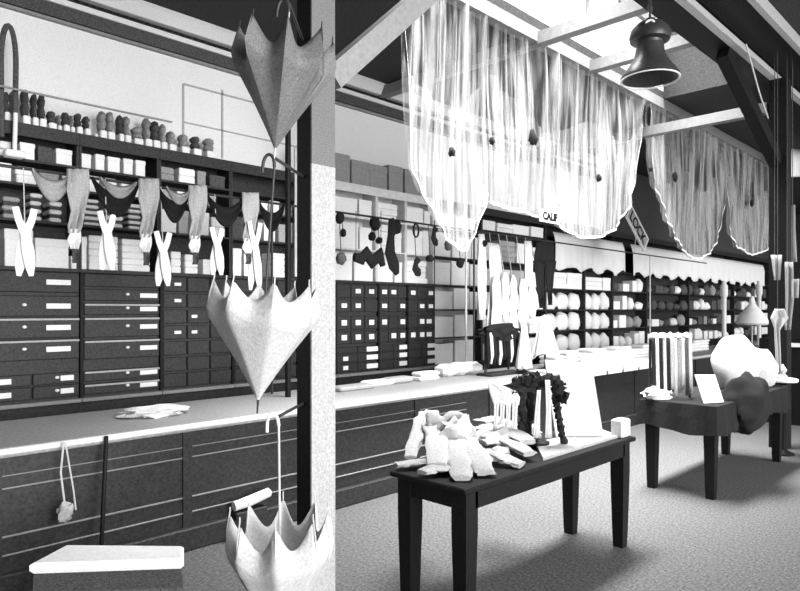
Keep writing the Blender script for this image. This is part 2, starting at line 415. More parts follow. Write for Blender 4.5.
white_row(a, c, 2.49, .27, 'on the fourth bay second shelf', (.14, .24), .2, .25)
white_row(a, c, 2.80, .17, 'on the fourth bay third shelf', (.1, .2), .5, .15)
# bays right of the post: filled with white boxes
for px0, px1, nm in ((335, 378, 'just right of the post'), (378, 407, 'two bays right of the post'), (407, 435, 'third bay right of the post')):
    t, a, c = shelving(px0, px1, 'pale filled shelving bay '+nm, 2.08, [2.49, 2.9], m='pale', backm='pale')
    white_row(a, c, 2.08, .39, 'on cabinet top '+nm, (.3, .45), .15)
    white_row(a, c, 2.49, .39, 'on middle shelf '+nm, (.3, .45), .15)
    white_row(a, c, 2.90, .28, 'on top shelf '+nm, (.3, .45), .15)
t, a, c = shelving(435, 483, 'tall shelving bay filled with the largest white boxes', 0, [.92, 1.31, 1.72, 2.08, 2.49, 2.9], backm='pale')
for z, h in ((.92, .36), (1.31, .38), (1.72, .33), (2.08, .38), (2.49, .38), (2.9, .28)):
    white_row(a, c, z, h*1.06, 'at %s height in the tall bay' % {.92: 'counter', 1.31: 'chest', 1.72: 'eye', 2.08: 'head', 2.49: 'arm reach', 2.9: 'ladder'}[z], (.36, .5), 0)
t, a, c = shelving(483, 547, 'dark tall shelving bay behind hanging white garments', 0, [.92, 1.31, 1.72, 2.1, 2.49, 2.97], backm='dwood')
for z, h in ((.92, .34), (1.31, .36), (1.72, .33), (2.1, .34), (2.49, .4), (2.97, .2)):
    white_row(a, c, z, h, 'at %s height behind the hanging garments' % {.92: 'counter', 1.31: 'chest', 1.72: 'eye', 2.1: 'head', 2.49: 'arm reach', 2.97: 'ladder'}[z], (.36, .5), .3, .9)
def bundle(y, r, z, h, m, label, group):
    return tag(obj('cloth_bundle', B().lump((FX-.14, y, z+h*.43), .11, r, h*.57, y*3, .10, 12, 8), m), label, 'bundle', group)
hn = {2.1: 'top', 1.72: 'second', 1.34: 'third', .95: 'lowest'}
for px0, px1, nm, wp in ((547, 586, 'first bundle bay', 1), (586, 614, 'second bundle bay', 1)):
    t, a, c = shelving(px0, px1, 'dark open shelving bay of white cloth bundles, '+nm, 0, [.95, 1.34, 1.72, 2.1, 2.5, 2.95])
    white_row(a, c, 2.1, .33, 'on top row of '+nm, (.55, .8), .5)
    for z in (1.72, 1.34, .95):
        n = 3; wy = (c-a)/n
        for i in range(n):
            bundle(a+wy*(i+.5), wy*.49, z, random.uniform(.30, .35), 'cloth', 'rounded white cloth bundle, %s along %s row of %s' % (ORD[i], hn[z], nm), 'white cloth bundles on open shelves')
for px0, px1, nm in ((614, 648, 'first dim bay'), (648, 690, 'second dim bay'), (690, 735, 'third dim bay'), (735, 770, 'last dim bay')):
    t, a, c = shelving(px0, px1, 'dark shelving bay of mixed small goods, '+nm, 0, [.95, 1.34, 1.72, 2.1, 2.5, 2.95])
    for z in (2.1, 1.72, 1.34, .95):
        y = a; i = 0
        while y < c-.2:
            wd = random.uniform(.2, .42); h = random.uniform(.14, .3); bright = random.random()
            m = 'white' if bright < (.42 if z != 1.34 else .25) else ('grey' if bright < .62 else 'dgrey')
            if z == .95 and bright < .8: m = 'white'
            col = {'white': 'white', 'grey': 'grey', 'dgrey': 'dark'}[m]
            if random.random() < .5: bundle(y+wd/2, wd*.46, z, h, m, '%s small bundle, %s along %s row of %s' % (col, ORD[i], hn[z], nm), 'mixed goods in the dim bays')
            else: add_box(y, y+wd*.92, z, h, m, '%s small box, %s along %s row of %s' % (col, ORD[i], hn[z], nm), 'mixed goods in the dim bays')
            y += wd+random.uniform(.02, .12); i += 1
# two long white lace sheets hung over the open shelves
def sheet(px0, px1, lab, n):
    y0, y1 = YW(px0, -6.13), YW(px1, -6.13)
    def fn(u, v):
        y = y0+(y1-y0)*u; zt = 3.1; zb = 2.46+.05*math.sin(y*9)+.05*noise.noise(Vector((y*4, 0, 0)))
        return Vector((-6.192+.06*min(1, v*4)+(.02*math.sin(y*14)+.01*math.sin(y*31))*v, y, zt+(zb-zt)*v))
    return tag(obj('lace_sheet', B().grid(fn, n, 6), 'cloth', solid=.006), lab, 'cloth', 'white sheets hung over the far shelves')
sheet(556, 625, 'white sheet with ragged lower edge hanging over the bundle bays', 90)
sheet(633, 765, 'longest white sheet hanging over the dim far shelves', 160)

# ------------------------------------------------------------------ goods on top of the shelving
# left: rounded bundles standing on small white boxes
tops = [(2, 8, 93, 'd'), (9, 15, 92, 'g'), (20, 28, 90, 'd'), (30, 36, 95, 'd'), (37, 44, 96, 'd'), (46, 54, 112, 'd'), (55, 59, 116, 'g'), (61, 67, 113, 'd'), (68, 72, 116, 'g'), (74, 80, 114, 'd'),
        (82, 88, 117, 'd'), (91, 95, 128, 'n'), (97, 104, 112, 'g'), (105, 112, 113, 'g'), (116, 121, 116, 'd'), (122, 128, 117, 'g'), (131, 140, 128, 'g'), (142, 149, 119, 'g'), (150, 157, 122, 'd'),
        (158, 164, 125, 'g'), (166, 173, 132, 'g'), (178, 186, 135, 'g'), (190, 198, 137, 'd'), (203, 212, 139, 'g')]
for i, (p0, p1, ty, k) in enumerate(tops):
    xf = FX-.12; y0, y1 = YW(p0, xf), YW(p1, xf); zt = W((p0+p1)/2, ty, xf).z; yc = (y0+y1)/2; r = (y1-y0)/2
    hb = min(.08, (zt-3.31)*.35)
    add_box(y0+.002, y1-.002, 3.31, hb, 'white', 'small white box, %s from left along the shelf top' % ORD[i], 'small white boxes along the shelf top', depth=.16, front=FX-.03)
    if k == 'n': continue
    z0 = 3.31+hb; hh = max(.06, zt-z0)
    b = B()
    if hh > r*2.6:                           # tall ones: two lumps one on another
        b.lump((FX-.11, yc, z0+hh*.27), .075, r*.95, hh*.30, i, .12, 12, 7); b.lump((FX-.11, yc, z0+hh*.72), .075, r*1.0, hh*.29, i+9, .14, 12, 7, False)
    else: b.lump((FX-.11, yc, z0+hh*.43), .08, r*1.05, hh*.57, i, .14, 12, 8)
    tag(obj('rounded_bonnet', b, 'dgrey' if k == 'd' else 'grey'), '%s rounded bonnet on the %s small box along the shelf top' % ('dark' if k == 'd' else 'grey', ORD[i]), 'bonnet', 'rounded bonnets along the shelf top')
# grey boxes on top of the bays right of the post
y = YW(335); i = 0
while y < YW(430):
    wd = random.uniform(.24, .4); h = random.uniform(.24, .36)
    add_box(y, y+wd-.02, 3.31, h, 'grey', 'grey carton, %s right of the post on top of the shelves' % ORD[i], 'grey cartons on top of the shelves', lid=True); y += wd; i += 1

# ------------------------------------------------------------------ rod, wires and stands over the counter
RX = -5.3; RZ = 2.745
rod = thing('display_rod', 'long thin rod on slender poles above the counter, holding hanging goods', 'rod', (RX, 6, .9))
obj('rod', B().tube([(RX, -.5, RZ), (RX, 15, RZ)], .012), 'metal', rod)
for px in (-30, 272, 466, 474, 650):
    y = YW(px, RX); obj('pole', B().tube([(RX, y, .9), (RX, y, RZ)], .013), 'metal' if px in (272, 474) else 'wire', rod)
tag(obj('wire', B().tube([(-6.1, -.5, 3.545), (-6.1, YW(172, -6.1), 3.56)], .010), 'grey'), 'thin wire stretched across the white upper wall at left', 'wire')
tag(obj('upright_strip', B().box(FX, FX+.02, YW(294), YW(298), 2.1, 3.6), 'pale'), 'pale narrow upright strip close left of the white faced post', 'strip')
tag(obj('upright_pole', B().tube([(-5.0, YW(288, -5.0), .9), (-5.0, YW(288, -5.0), 3.55)], .028, 10), 'black'), 'dark pole standing on the counter close left of the white faced post', 'pole')
# bent pipe at the far left
b = B(); pa, pb = W(3, 125, -6.1), W(18, 145, -6.1); pts = [Vector((-6.1, pa.y, 3.31))]
zc = W(11, 45, -6.1).z; cy = (pa.y+pb.y)/2; rr = (pb.y-pa.y)/2
pts = [Vector((-6.16, cy-rr*.9, 3.15))]
for k in range(13):
    an = math.pi*(1-k/12); pts.append(Vector((-6.16, cy+rr*math.cos(an), zc-.12+.30*math.sin(an))))
pts += [Vector((-6.16, pb.y-.005, 3.3)), Vector((-6.16, pb.y-.015, 3.05))]
pp = thing('bent_pipe', 'tall dark pipe bent in an arch at the left edge of the shelf top', 'pipe', (-6.16, cy, 3.05))
obj('pipe', B().tube(pts, .022), 'dgrey', pp)
obj('lower_tube', B().tube([(-6.12, pb.y-.012, 3.36), (-6.12, pb.y-.02, 3.05)], .018), 'white', pp)
obj('bracket', B().box(-6.20, -6.10, pb.y-.09, pb.y+.06, 2.99, 3.05, .01), 'white', pp)

# crossed white gloves hanging from the rod
GX = RX+.06
def crossed(px, ytop, ybot, w, lab, m='cloth', name='long_gloves', yhang=None):
    c = W(px, (ytop+ybot)/2, GX); zt = W(px, ytop, GX).z; zb = W(px, ybot, GX).z; hw = w/2
    t = thing(name, lab, 'gloves', (GX, c.y, zb), 'white long gloves hanging in pairs from the rod')
    zm = zt+(zb-zt)*.38
    for s in (-1, 1):
        pts = [(GX+.02*s, c.y-s*hw*1.05, zt), (GX+.02*s, c.y-s*hw*.7, zt+(zm-zt)*.5), (GX+.018*s, c.y-s*hw*.05, zm), (GX+.018*s, c.y+s*hw*.22, zm+(zb-zm)*.4), (GX+.018*s, c.y+s*hw*.42, zm+(zb-zm)*.75), (GX+.018*s, c.y+s*hw*.55, zb)]
        bb = B().tube(pts, [.024, .026, .034, .044, .036, .016], 10, .35, up=(1, 0, 0))
        obj('glove', bb, m, t)
    obj('string', B().tube([(GX, c.y, zm), (RX+.02, c.y, RZ)], .004, 5), 'wire', t)
crossed(25, 208, 276, .13, 'pair of white gloves crossed in an X at far left')
crossed(107, 212, 270, .12, 'pair of white gloves crossed, in front of the wide pile of boxes')
crossed(163, 232, 286, .13, 'pair of white gloves crossed, reaching lowest over the second cabinet')
crossed(217, 228, 275, .12, 'pair of white gloves crossed left of the last small drape')
crossed(255, 222, 290, .14, 'pair of white gloves crossed nearest to the post')
def outline_cloth(name, pts, X, m, lab, cat, group=None, fold=.02, freq=60, n=16, parent=None):
    """cloth between a left and a right edge: pts = rows (y, left px, right px) of the photograph"""
    rows = []
    for (yy, l, r_) in pts: rows.append((W(l, yy, X), W(r_, yy, X)))
    m_ = len(rows)-1
    def fn(u, v):
        k = min(int(v*m_), m_-1); f = v*m_-k
        a = rows[k][0].lerp(rows[k+1][0], f); b_ = rows[k][1].lerp(rows[k+1][1], f); p = a.lerp(b_, u)
        p.x += fold*math.sin(u*math.pi*5+v*2)*(.4+.6*v)+fold*.5*math.sin(u*19+v*7); return p
    o = obj(name, B().grid(fn, n, m_*4), m, parent, solid=.012)
    return tag(o, lab, cat, group) if lab else o
dr = [(75, 0, -5), (146, 18, 20), (195, 24, 27), (248, 30, 35)]
for i, (px, dy, _) in enumerate(dr):
    s = 1-.08*i; y0 = 172+.137*(px-75)-3
    t = thing('draped_scarf', ['grey draped scarf with white knotted end, leftmost on the rod', 'grey draped scarf hanging over the right pile of boxes', 'grey draped scarf between the two right pairs of gloves', 'grey draped scarf nearest to the white faced post'][i], 'scarf', W(px, y0+90*s, RX+.03), 'grey scarves draped from the rod')
    outline_cloth('cloth', [(y0, px-8*s, px+14*s), (y0+22*s, px-9*s, px+14*s), (y0+42*s, px-4*s, px+10*s), (y0+58*s, px-8*s, px+8*s), (y0+64*s, px-7*s, px+5*s)], RX+.05, 'lgrey', None, None, parent=t)
    outline_cloth('knotted_end', [(y0+60*s, px-5*s, px+5*s), (y0+72*s, px-8*s, px+6*s), (y0+80*s, px-5*s, px+4*s)], RX+.06, 'cloth', None, None, parent=t)
    outline_cloth('tail', [(y0+79*s, px-3*s, px+4*s), (y0+94*s, px-2*s, px+3*s)], RX+.05, 'dgrey', None, None, parent=t, n=6)
def swag(px0, px1, drop, th, m, lab, X=RX+.03, cat='swag', group='swags looped along the rod'):
    y0, y1 = YW(px0, X), YW(px1, X)
    def fn(u, v):
        s_ = 4*u*(1-u); return Vector((X+.02*math.sin(v*9), y0+(y1-y0)*u, RZ-drop*s_*(.55+.45*v)-th*v*(.3+.7*s_)+.005))
    return tag(obj('cloth_swag', B().grid(fn, 16, 6), m, solid=.01), lab, cat, group)
swag(32, 72, .13, .10, 'lgrey', 'pale looped swag at far left of the rod')
swag(92, 138, .20, .10, 'bcloth', 'dark looped swag between the first and second scarves')
swag(100, 136, .10, .05, 'lgrey', 'pale narrow swag above the dark loop, second from left', RX+.055)
swag(158, 189, .20, .10, 'bcloth', 'dark looped swag between the second and third scarves')
swag(166, 190, .09, .05, 'lgrey', 'pale narrow swag above the dark loop, third from left', RX+.055)
swag(206, 243, .20, .09, 'bcloth', 'dark looped swag left of the last scarf')
swag(258, 284, .20, .09, 'bcloth', 'dark looped swag nearest to the post')

# dark hanging goods right of the post
def hanging(px, yt, yb, w, lab, kind, m='bcloth', X=RX+.05):
    c = W(px, yt, X); zb = W(px, yb, X).z; t = thing({'bag': 'drawstring_bag', 'long': 'hanging_stocking', 'ring': 'bead_loop'}[kind], lab, {'bag': 'bag', 'long': 'stocking', 'ring': 'beads'}[kind], (X, c.y, zb), 'dark goods hanging right of the post')
    obj('string', B().tube([(X-.03, c.y, RZ), (X, c.y, c.z-.01)], .005, 5), 'dgrey', t)
    h = c.z-zb
    if kind == 'bag': obj('body', B().lump((X, c.y, zb+h/2), .05, w/2, h/2, px, .12, 12, 9, False), m, t)
    elif kind == 'ring':
        pts = [(X, c.y+w/2*math.sin(k*math.pi/8), zb+h/2+h/2*math.cos(k*math.pi/8)) for k in range(17)]
        obj('loop', B().tube(pts, .011, 6), m, t)
    else: obj('body', B().tube([(X, c.y, c.z), (X, c.y+w*.25, c.z-h*.12), (X, c.y, c.z-h*.3), (X, c.y-w*.1, c.z-h*.6), (X, c.y+w*.3, c.z-h*.85), (X, c.y+w*.6, zb)], [w*.25, w*.5, w*.3, w*.45, w*.5, w*.2], 10, .4, up=(1, 0, 0)), m, t)
    return t
hanging(340, 212, 224, .09, 'small dark bag hanging close beside the white faced post', 'bag')
hanging(343, 229, 237, .05, 'tiny dark bag hanging under the small one by the post', 'bag')
hanging(341, 252, 265, .12, 'dark grey bag lowest beside the post', 'bag', 'dgrey')
hanging(375, 217, 231, .14, 'round dark bag hanging at the middle of the rod', 'bag')
hanging(372, 232, 241, .07, 'tiny dark bag under the round dark bag', 'bag')
hanging(379, 237, 244, .07, 'tiny dark bag lower right of the round dark bag', 'bag')
hanging(391, 219, 274, .17, 'long black stocking hanging right of the round dark bag', 'long')
hanging(397, 220, 234, .12, 'dark bag hanging at the top of the long black stocking', 'bag')
hanging(416, 224, 237, .09, 'thin bead loop hanging from the right part of the rod', 'ring')
hanging(354, 196, 208, .10, 'thin bead loop resting above the rod end', 'ring') if False else None
hanging(434, 227, 245, .10, 'dark stocking hanging right of the bead loop', 'long')
hanging(448, 240, 251, .09, 'grey bag hanging at the foot of the first curtain', 'bag', 'dgrey')
hanging(455, 231, 242, .05, 'narrow dark bag between two stockings', 'bag')
hanging(416, 258, 275, .12, 'short dark stocking low above the small drawers', 'long')
hanging(430, 255, 262, .12, 'flat dark bag low beside the short stocking', 'bag')
hanging(460, 258, 268, .12, 'dark square bag low at the tall bay', 'bag')
hanging(484, 240, 247, .08, 'small dark bag beside the slender pole', 'bag')
sw = B().tube([W(354, 257, RX+.05), W(362, 259, RX+.05), W(366, 253, RX+.05), W(372, 262, RX+.05), W(380, 255, RX+.05), W(383, 266, RX+.05)], [.05, .07, .08, .08, .09, .04], 10, .5, up=(1, 0, 0))
sg = tag(obj('feather_boa', sw, 'bcloth'), 'short black boa looped low over the small drawers', 'boa', None)
for p_ in (356, 381): obj('string', B().tube([W(p_, 257, RX+.05), W(p_, 211, RX+.02)], .004, 5), 'dgrey', sg)
# black stockings pair and white garments further along
def garment(name, lab, cat, rows, X, m, group=None, fold=.025, n=16): return outline_cloth(name, rows, X, m, lab, cat, group, fold, 60, n)
t = thing('stockings', 'pair of black stockings hanging before the white boxes', 'stockings', W(544, 305, RX+.05))
outline_cloth('waistband', [(242, 536, 553), (262, 533, 556)], RX+.05, 'bcloth', None, None, parent=t, n=8)
outline_cloth('stocking', [(261, 533, 543), (285, 536, 544), (308, 540, 543)], RX+.05, 'bcloth', None, None, parent=t, n=8)
outline_cloth('stocking', [(261, 545, 556), (280, 546, 553), (305, 549, 551)], RX+.05, 'bcloth', None, None, parent=t, n=8)
gl_ = [(491, 500, 276, 338), (501, 508, 272, 322), (509, 516, 275, 345), (518, 527, 279, 330), (527, 536, 286, 318)]
for k, (l, r_, ya, yb) in enumerate(gl_):
    t = thing('lace_collar', 'white ragged lace piece hanging over the tassel rack, %s from left' % ORD[k], 'lace', W((l+r_)/2, yb, RX+.12), 'white lace pieces hanging over the tassel rack')
    outline_cloth('lace_piece', [(ya, l+2, r_-2), (ya+8, l, r_), ((ya+yb)/2, l+1, r_), (yb-12, l-1, r_+1), (yb, l+2, r_-3)], RX+.12, 'cloth', None, None, parent=t, n=12, fold=.035)
    obj('string', B().tube([W((l+r_)/2, ya+5, RX+.11), (RX+.02, W((l+r_)/2, ya, RX+.12).y, RZ)], .005, 5), 'wire', t)
garment('white_scarf', 'white scarf hanging full length behind the dark tassel rack', 'scarf', [(245, 488, 499), (290, 489, 503), (330, 486, 505), (345, 488, 502)], RX+.06, 'cloth', 'white scarves hanging over the counter')
garment('white_scarf', 'white scarf hanging above the right part of the counter', 'scarf', [(241, 524, 531), (290, 524, 533), (325, 526, 536)], RX+.05, 'cloth', 'white scarves hanging over the counter')
garment('white_scarf', 'narrow white scarf hanging beside the paired poles', 'scarf', [(234, 478, 484), (270, 477, 486), (320, 478, 485)], RX+.05, 'cloth', 'white scarves hanging over the counter')

# ------------------------------------------------------------------ things on the counter
def fold_pile(px, X, wd, dp, n, th, lab, m='cloth', group=None):
    c = W(px, 0, X)
    for i in range(n):
        tag(obj('folded_cloth', B().box(c.x-dp/2+random.uniform(0, .02), c.x+dp/2-random.uniform(0, .02), c.y-wd/2+random.uniform(0, .03), c.y+wd/2-random.uniform(0, .03), .901+i*th, .90+(i+1)*th-.002, th*.3), m),
            lab if n == 1 else '%s, %s from bottom' % (lab, ORD[i]), 'cloth', group)
tag(obj('crumpled_cloth', B().lump((-4.85, YW(155, -4.85), .93), .16, .24, .045, 5, .3, 24, 10), 'cloth'), 'crumpled white cloth lying on the left part of the counter', 'cloth')
fold_pile(352, -5.0, .5, .22, 1, .05, 'grey folded cloth on the counter just right of the post', 'lgrey')
fold_pile(377, -5.1, .4, .2, 1, .06, 'white folded cloth on the counter under the small drawers')
fold_pile(398, -5.1, .4, .2, 1, .07, 'grey folded cloth on the counter under the second drawer cabinet', 'lgrey')
fold_pile(425, -5.1, .36, .2, 2, .05, 'white cloth in the low pile under the third drawer cabinet', 'cloth', 'folded cloths on the counter')
fold_pile(446, -5.2, .3, .24, 1, .15, 'white parcel on the counter, leftmost of three')
fold_pile(458, -5.2, .3, .24, 1, .16, 'white parcel on the counter, middle of three')
fold_pile(470, -5.2, .3, .24, 1, .15, 'white parcel on the counter, rightmost of three')
k = 0
for px in range(552, 706, 13):
    fold_pile(px, -4.95, .3+.012*(px-552)*.3, .3, 3+(k % 2), .055, 'white folded cloth, %s pile along the far counter' % ORD[k], 'cloth', 'white cloth piles on the far counter'); k += 1
for px in range(546, 660, 16):
    a = YW(px, -4.5); c = YW(px+15, -4.5)
    o = B().box(-4.78, CX1+.012, a+.01, c-.02, .901, .925, .01).box(CX1+.002, CX1+.014, a+.01, c-.02, .82, .92)
    tag(obj('counter_cloth', o, 'cloth'), 'white cloth folded over the counter edge, %s from left' % ORD[(px-546)//16], 'cloth', 'white cloths folded over the counter edge')
# tassel rack
c = W(502, 375, -4.85)
rk = thing('tassel_rack', 'small rack of dark tassels and gloves standing on the counter', 'rack', (c.x, c.y, .9))
obj('base', B().box(c.x-.12, c.x+.12, c.y-.38, c.y+.38, .9, .93, .008), 'dwood', rk)
obj('frame', B().tube([(c.x, c.y-.34, .92), (c.x, c.y-.34, 1.42), (c.x, c.y-.27, 1.46), (c.x, c.y+.27, 1.46), (c.x, c.y+.34, 1.42), (c.x, c.y+.34, .92)], .016), 'metal', rk)
obj('ruffle', B().lump((c.x, c.y, 1.42),   .10, .38, .09, 4, .45, 28, 8, False), 'bcloth', rk)
for i in range(13):
    y = c.y-.36+i*.06; L_ = random.uniform(.34, .48); mm = 'cloth' if i in (1, 4, 8, 11) else 'bcloth'
    obj('tassel', B().tube([(c.x+.04, y, 1.44), (c.x+.05, y, 1.38), (c.x+.05, y+.01, 1.44-L_*.7), (c.x+.05, y+.005, 1.44-L_)], [.012, .026, .034, .012], 8), mm, rk)
# white draped stand right of the rack
c = W(545, 375, -4.75)
st = thing('draped_stand', 'tall white draped display stand on the counter behind the front table', 'stand', (c.x, c.y, .9))
obj('base', B().lathe([(.12, 0), (.12, .02), (.03, .04), (.015, .05)], (c.x, c.y, .9)), 'dwood', st)
obj('pole', B().tube([(c.x, c.y, .93), (c.x, c.y, 1.55)], .014), 'dwood', st)
def dfn(u, v):
    a = u*2*math.pi; r = .07+.16*v+.022*math.sin(a*9)*v; return Vector((c.x+r*math.cos(a)*.6, c.y+r*math.sin(a)*1.25, 1.60-.52*v-.05*math.sin(a*2)*v))
obj('drape', B().grid(dfn, 72, 10), 'cloth', st, solid=.006)
obj('drape_top', B().lump((c.x, c.y, 1.59), .06, .09, .05, 2, .2, 12, 7, False), 'cloth', st)
c = W(524, 375, -4.7)
st = thing('draped_stand', 'narrow white draped stand right beside the tassel rack', 'stand', (c.x, c.y, .9))
obj('base', B().lathe([(.09, 0), (.09, .02), (.03, .04), (.012, .05)], (c.x, c.y, .9)), 'dwood', st)
obj('pole', B().tube([(c.x, c.y, .93), (c.x, c.y, 1.5)], .012), 'dwood', st)
def dfn2(u, v):
    a = u*2*math.pi; r = .04+.08*v+.014*math.sin(a*7)*v; return Vector((c.x+r*math.cos(a)*.7, c.y+r*math.sin(a)*1.1, 1.52-.55*v))
obj('drape', B().grid(dfn2, 50, 10), 'cloth', st, solid=.006)

# ------------------------------------------------------------------ lace curtains
def interp(pts, x):
    if x <= pts[0][0]: return pts[0][1]
    for (a, ya), (b_, yb) in zip(pts, pts[1:]):
        if x <= b_: return ya+(yb-ya)*(x-a)/max(1e-6, b_-a)
    return pts[-1][1]
def curtain(pts, lab, dots=(), X=-3.98, seed=0):
    p0, p1 = pts[0][0], pts[-1][0]; y0, y1 = YW(p0, X), YW(p1, X); yc = (y0+y1)/2
    zs = [(YW(p, X), W(p, q_, X).z) for p, q_ in pts]
    t = thing('lace_curtain', lab, 'curtain', (X, yc, min(z for _, z in zs)), 'lace curtains hanging along the light well')
    nu = int((y1-y0)/.022)
    def off(y, v): return (1-.55*v)*(.04*math.sin(y*17+seed+.6*math.sin(y*5))+.025*math.sin(y*41+seed*2))+.02*math.sin(v*5+y*3)
    def fn(u, v):
        y = y0+(y1-y0)*u; zb = interp(zs, y); zt = ZC-.14
        zb = min(zb, zt-.02)
        k = v; return Vector((X+off(y, v), y, zt+(zb-zt)*k))
    obj('netting', B().grid(fn, nu, 24), 'lace', t)
    def fl(u, v):
        y = y0+(y1-y0)*u; zb = interp(zs, y); zt = ZC-.14; zb = min(zb, zt-.02); zm = zb+(zt-zb)*(.62+.1*math.sin(y*2.3+seed))
        return Vector((X-.05+off(y+.05, v), y, zm+(zb+.01-zm)*v))
    obj('folded_layer', B().grid(fl, nu, 16), 'lace', t)
    # hem band following the lower edge
    def fh(u, v):
        y = y0+(y1-y0)*u; zb = min(interp(zs, y), ZC-.16); return Vector((X+off(y, 1)+.004, y, zb+.03*v))
    obj('hem', B().grid(fh, nu, 1), 'cloth', t)
    for (p, q_, r) in dots:
        c = W(p, q_, X+.09); obj('rosette', B().lump((c.x, c.y, c.z), .03, r, r*1.15, p, .3, 12, 8, False), 'bcloth', t)
curtain([(403, 0), (410, 100), (415, 170), (430, 207), (448, 240), (460, 252), (467, 250), (474, 235), (483, 205), (488, 195)], 'leftmost lace curtain with a long pointed lower end', [(452, 152, .035)], seed=1)
curtain([(489, 203), (500, 208), (530, 214), (548, 222), (556, 224)], 'second lace curtain with nearly straight lower edge and black rosette', [(533, 138, .07), (492, 141, .03)], seed=2)
curtain([(557, 222), (566, 232), (580, 239), (600, 238), (616, 230), (630, 208), (637, 180), (640, 140), (642, 95)], 'third lace curtain, left of the dark gap below the bell lamp', [(599, 178, .04)], seed=3)
curtain([(648, 97), (650, 150), (654, 185), (663, 212), (674, 234), (681, 245), (690, 257), (699, 260), (710, 253), (720, 232), (724, 205), (726, 150)], 'fourth lace curtain with a deep rounded lower end', [(675, 177, .06), (651, 169, .03)], seed=4)
curtain([(727, 150), (728, 190), (730, 225), (736, 246), (750, 256), (765, 252), (776, 245)], 'last lace curtain beside the black post', [(752, 203, .06)], seed=5)
# signs
def text(s_, size, parent, loc, rot, m):
    cu = bpy.data.curves.new('lettering', 'FONT'); cu.body = s_; cu.size = size; cu.extrude = .002; cu.align_x = 'CENTER'; cu.align_y = 'CENTER'
    cu.offset = .006
    cu.materials.append(MT[m]); tmp = bpy.data.objects.new('tmp', cu); C.objects.link(tmp)
    bpy.context.view_layer.update()
    me = bpy.data.meshes.new_from_object(tmp.evaluated_get(bpy.context.evaluated_depsgraph_get())); bpy.data.objects.remove(tmp)
    o = bpy.data.objects.new('lettering', me); C.objects.link(o); o.parent = parent; o.location = loc; o.rotation_euler = rot
    if not me.materials: me.materials.append(MT[m])
c = W(551, 217, -3.86)
s1 = tag(obj('hanging_sign', B().box(-3.885, -3.87, c.y-.2, c.y+.2, c.z-.065, c.z+.065, .003), 'white'), 'small white sign with dark letters on the second lace curtain', 'sign')
text('CALIF', .115, s1, (.009, 0, .065), (R(90), 0, R(90)), 'black')
obj('string', B().tube([(-3.878, c.y, c.z+.06), (-3.93, c.y, ZC-.05)], .0025, 5), 'wire', s1)
c = W(637, 228, -5.2)
s2 = thing('hanging_sign', 'tilted framed sign reading LOCK in the dark gap between curtains', 'sign', c)
tilt = R(-38); rot = Matrix.Rotation(-tilt, 3, 'X')
def tb(y0, y1, z0, z1, x0, x1):
    bb = B().box(x0, x1, y0, y1, z0, z1); bb.v = [Matrix.Rotation(tilt, 3, 'X') @ v + Vector(c) for v in bb.v]; return bb
obj('board', tb(-.44, .44, -.13, .13, -.01, .01), 'lgrey', s2)
for a in ((-.44, .44, .12, .15), (-.44, .44, -.15, -.12), (-.46, -.43, -.15, .15), (.43, .46, -.15, .15)): obj('frame_bar', tb(*a, -.015, .02), 'white', s2)
me_par = bpy.data.objects.new('x', None)
cu_rot = (Matrix.Rotation(tilt, 4, 'X') @ Matrix.Rotation(R(90), 4, 'Z') @ Matrix.Rotation(R(90), 4, 'X')).to_euler()
text('LOCK', .27, s2, (.014, 0, 0), cu_rot, 'black')
obj('hanger', B().tube([(c.x-.02, c.y, c.z), (c.x-.05, c.y+.02, RZ)], .008), 'wire', s2)

# ------------------------------------------------------------------ hanging bell lamp
c = D(650, 45, 5.0)
lp = thing('pendant_lamp', 'black bell-shaped hanging lamp with round canister above the front table', 'lamp', (c.x, c.y, D(650, 82, 5).z))
z = lambda py: D(650, py, 5.0).z - c.z
cc = (c.x, c.y, c.z)
obj('shade', B().lathe([(.02, z(46)), (.10, z(45)), (.105, z(52)), (.125, z(60)), (.17, z(68)), (.215, z(76)), (.218, z(78)), (.21, z(78)), (.15, z(68)), (.07, z(58)), (.05, z(50))], cc, 28, caps=False), 'metal', lp)
obj('canister', B().lathe([(.03, z(21)), (.095, z(24)), (.14, z(30)), (.152, z(37)), (.145, z(41)), (.095, z(42)), (.088, z(47))], cc, 28), 'metal', lp)
obj('cap', B().lathe([(.02, z(18)), (.035, z(19)), (.04, z(22)), (.035, z(24))], cc, 16), 'metal', lp)
obj('stem', B().tube([(c.x, c.y, c.z+z(19)), (c.x, c.y, ZC+.0)], .010).lump((c.x, c.y, c.z+z(8)), .018, .018, .04, 1, .2, 10, 7, False), 'metal', lp)
cv = Vector((-c.x, -c.y, 0)).normalized(); bz = Vector((c.x, c.y, c.z+z(31)))+cv*.128
pr = Vector((-cv.y, cv.x, 0))
ring = [bz+pr*.03*math.cos(k*math.pi/6)+Vector((0, 0, .03*math.sin(k*math.pi/6))) for k in range(13)]
obj('ring', B().tube(ring, .009, 6), 'white', lp)
obj('rim_light', B().lathe([(.205, z(79.2)), (.219, z(79.2)), (.219, z(80)), (.205, z(80)), (.205, z(79.2))], cc, 28, caps=False), 'white', lp)
crossb = B().box(c.x-.9, c.x+.32, c.y-.04, c.y+.04, ZC-.0, ZC+.08)
tag(obj('lamp_bar', crossb, 'pale'), 'pale bar across the light well carrying the bell lamp', 'beam')

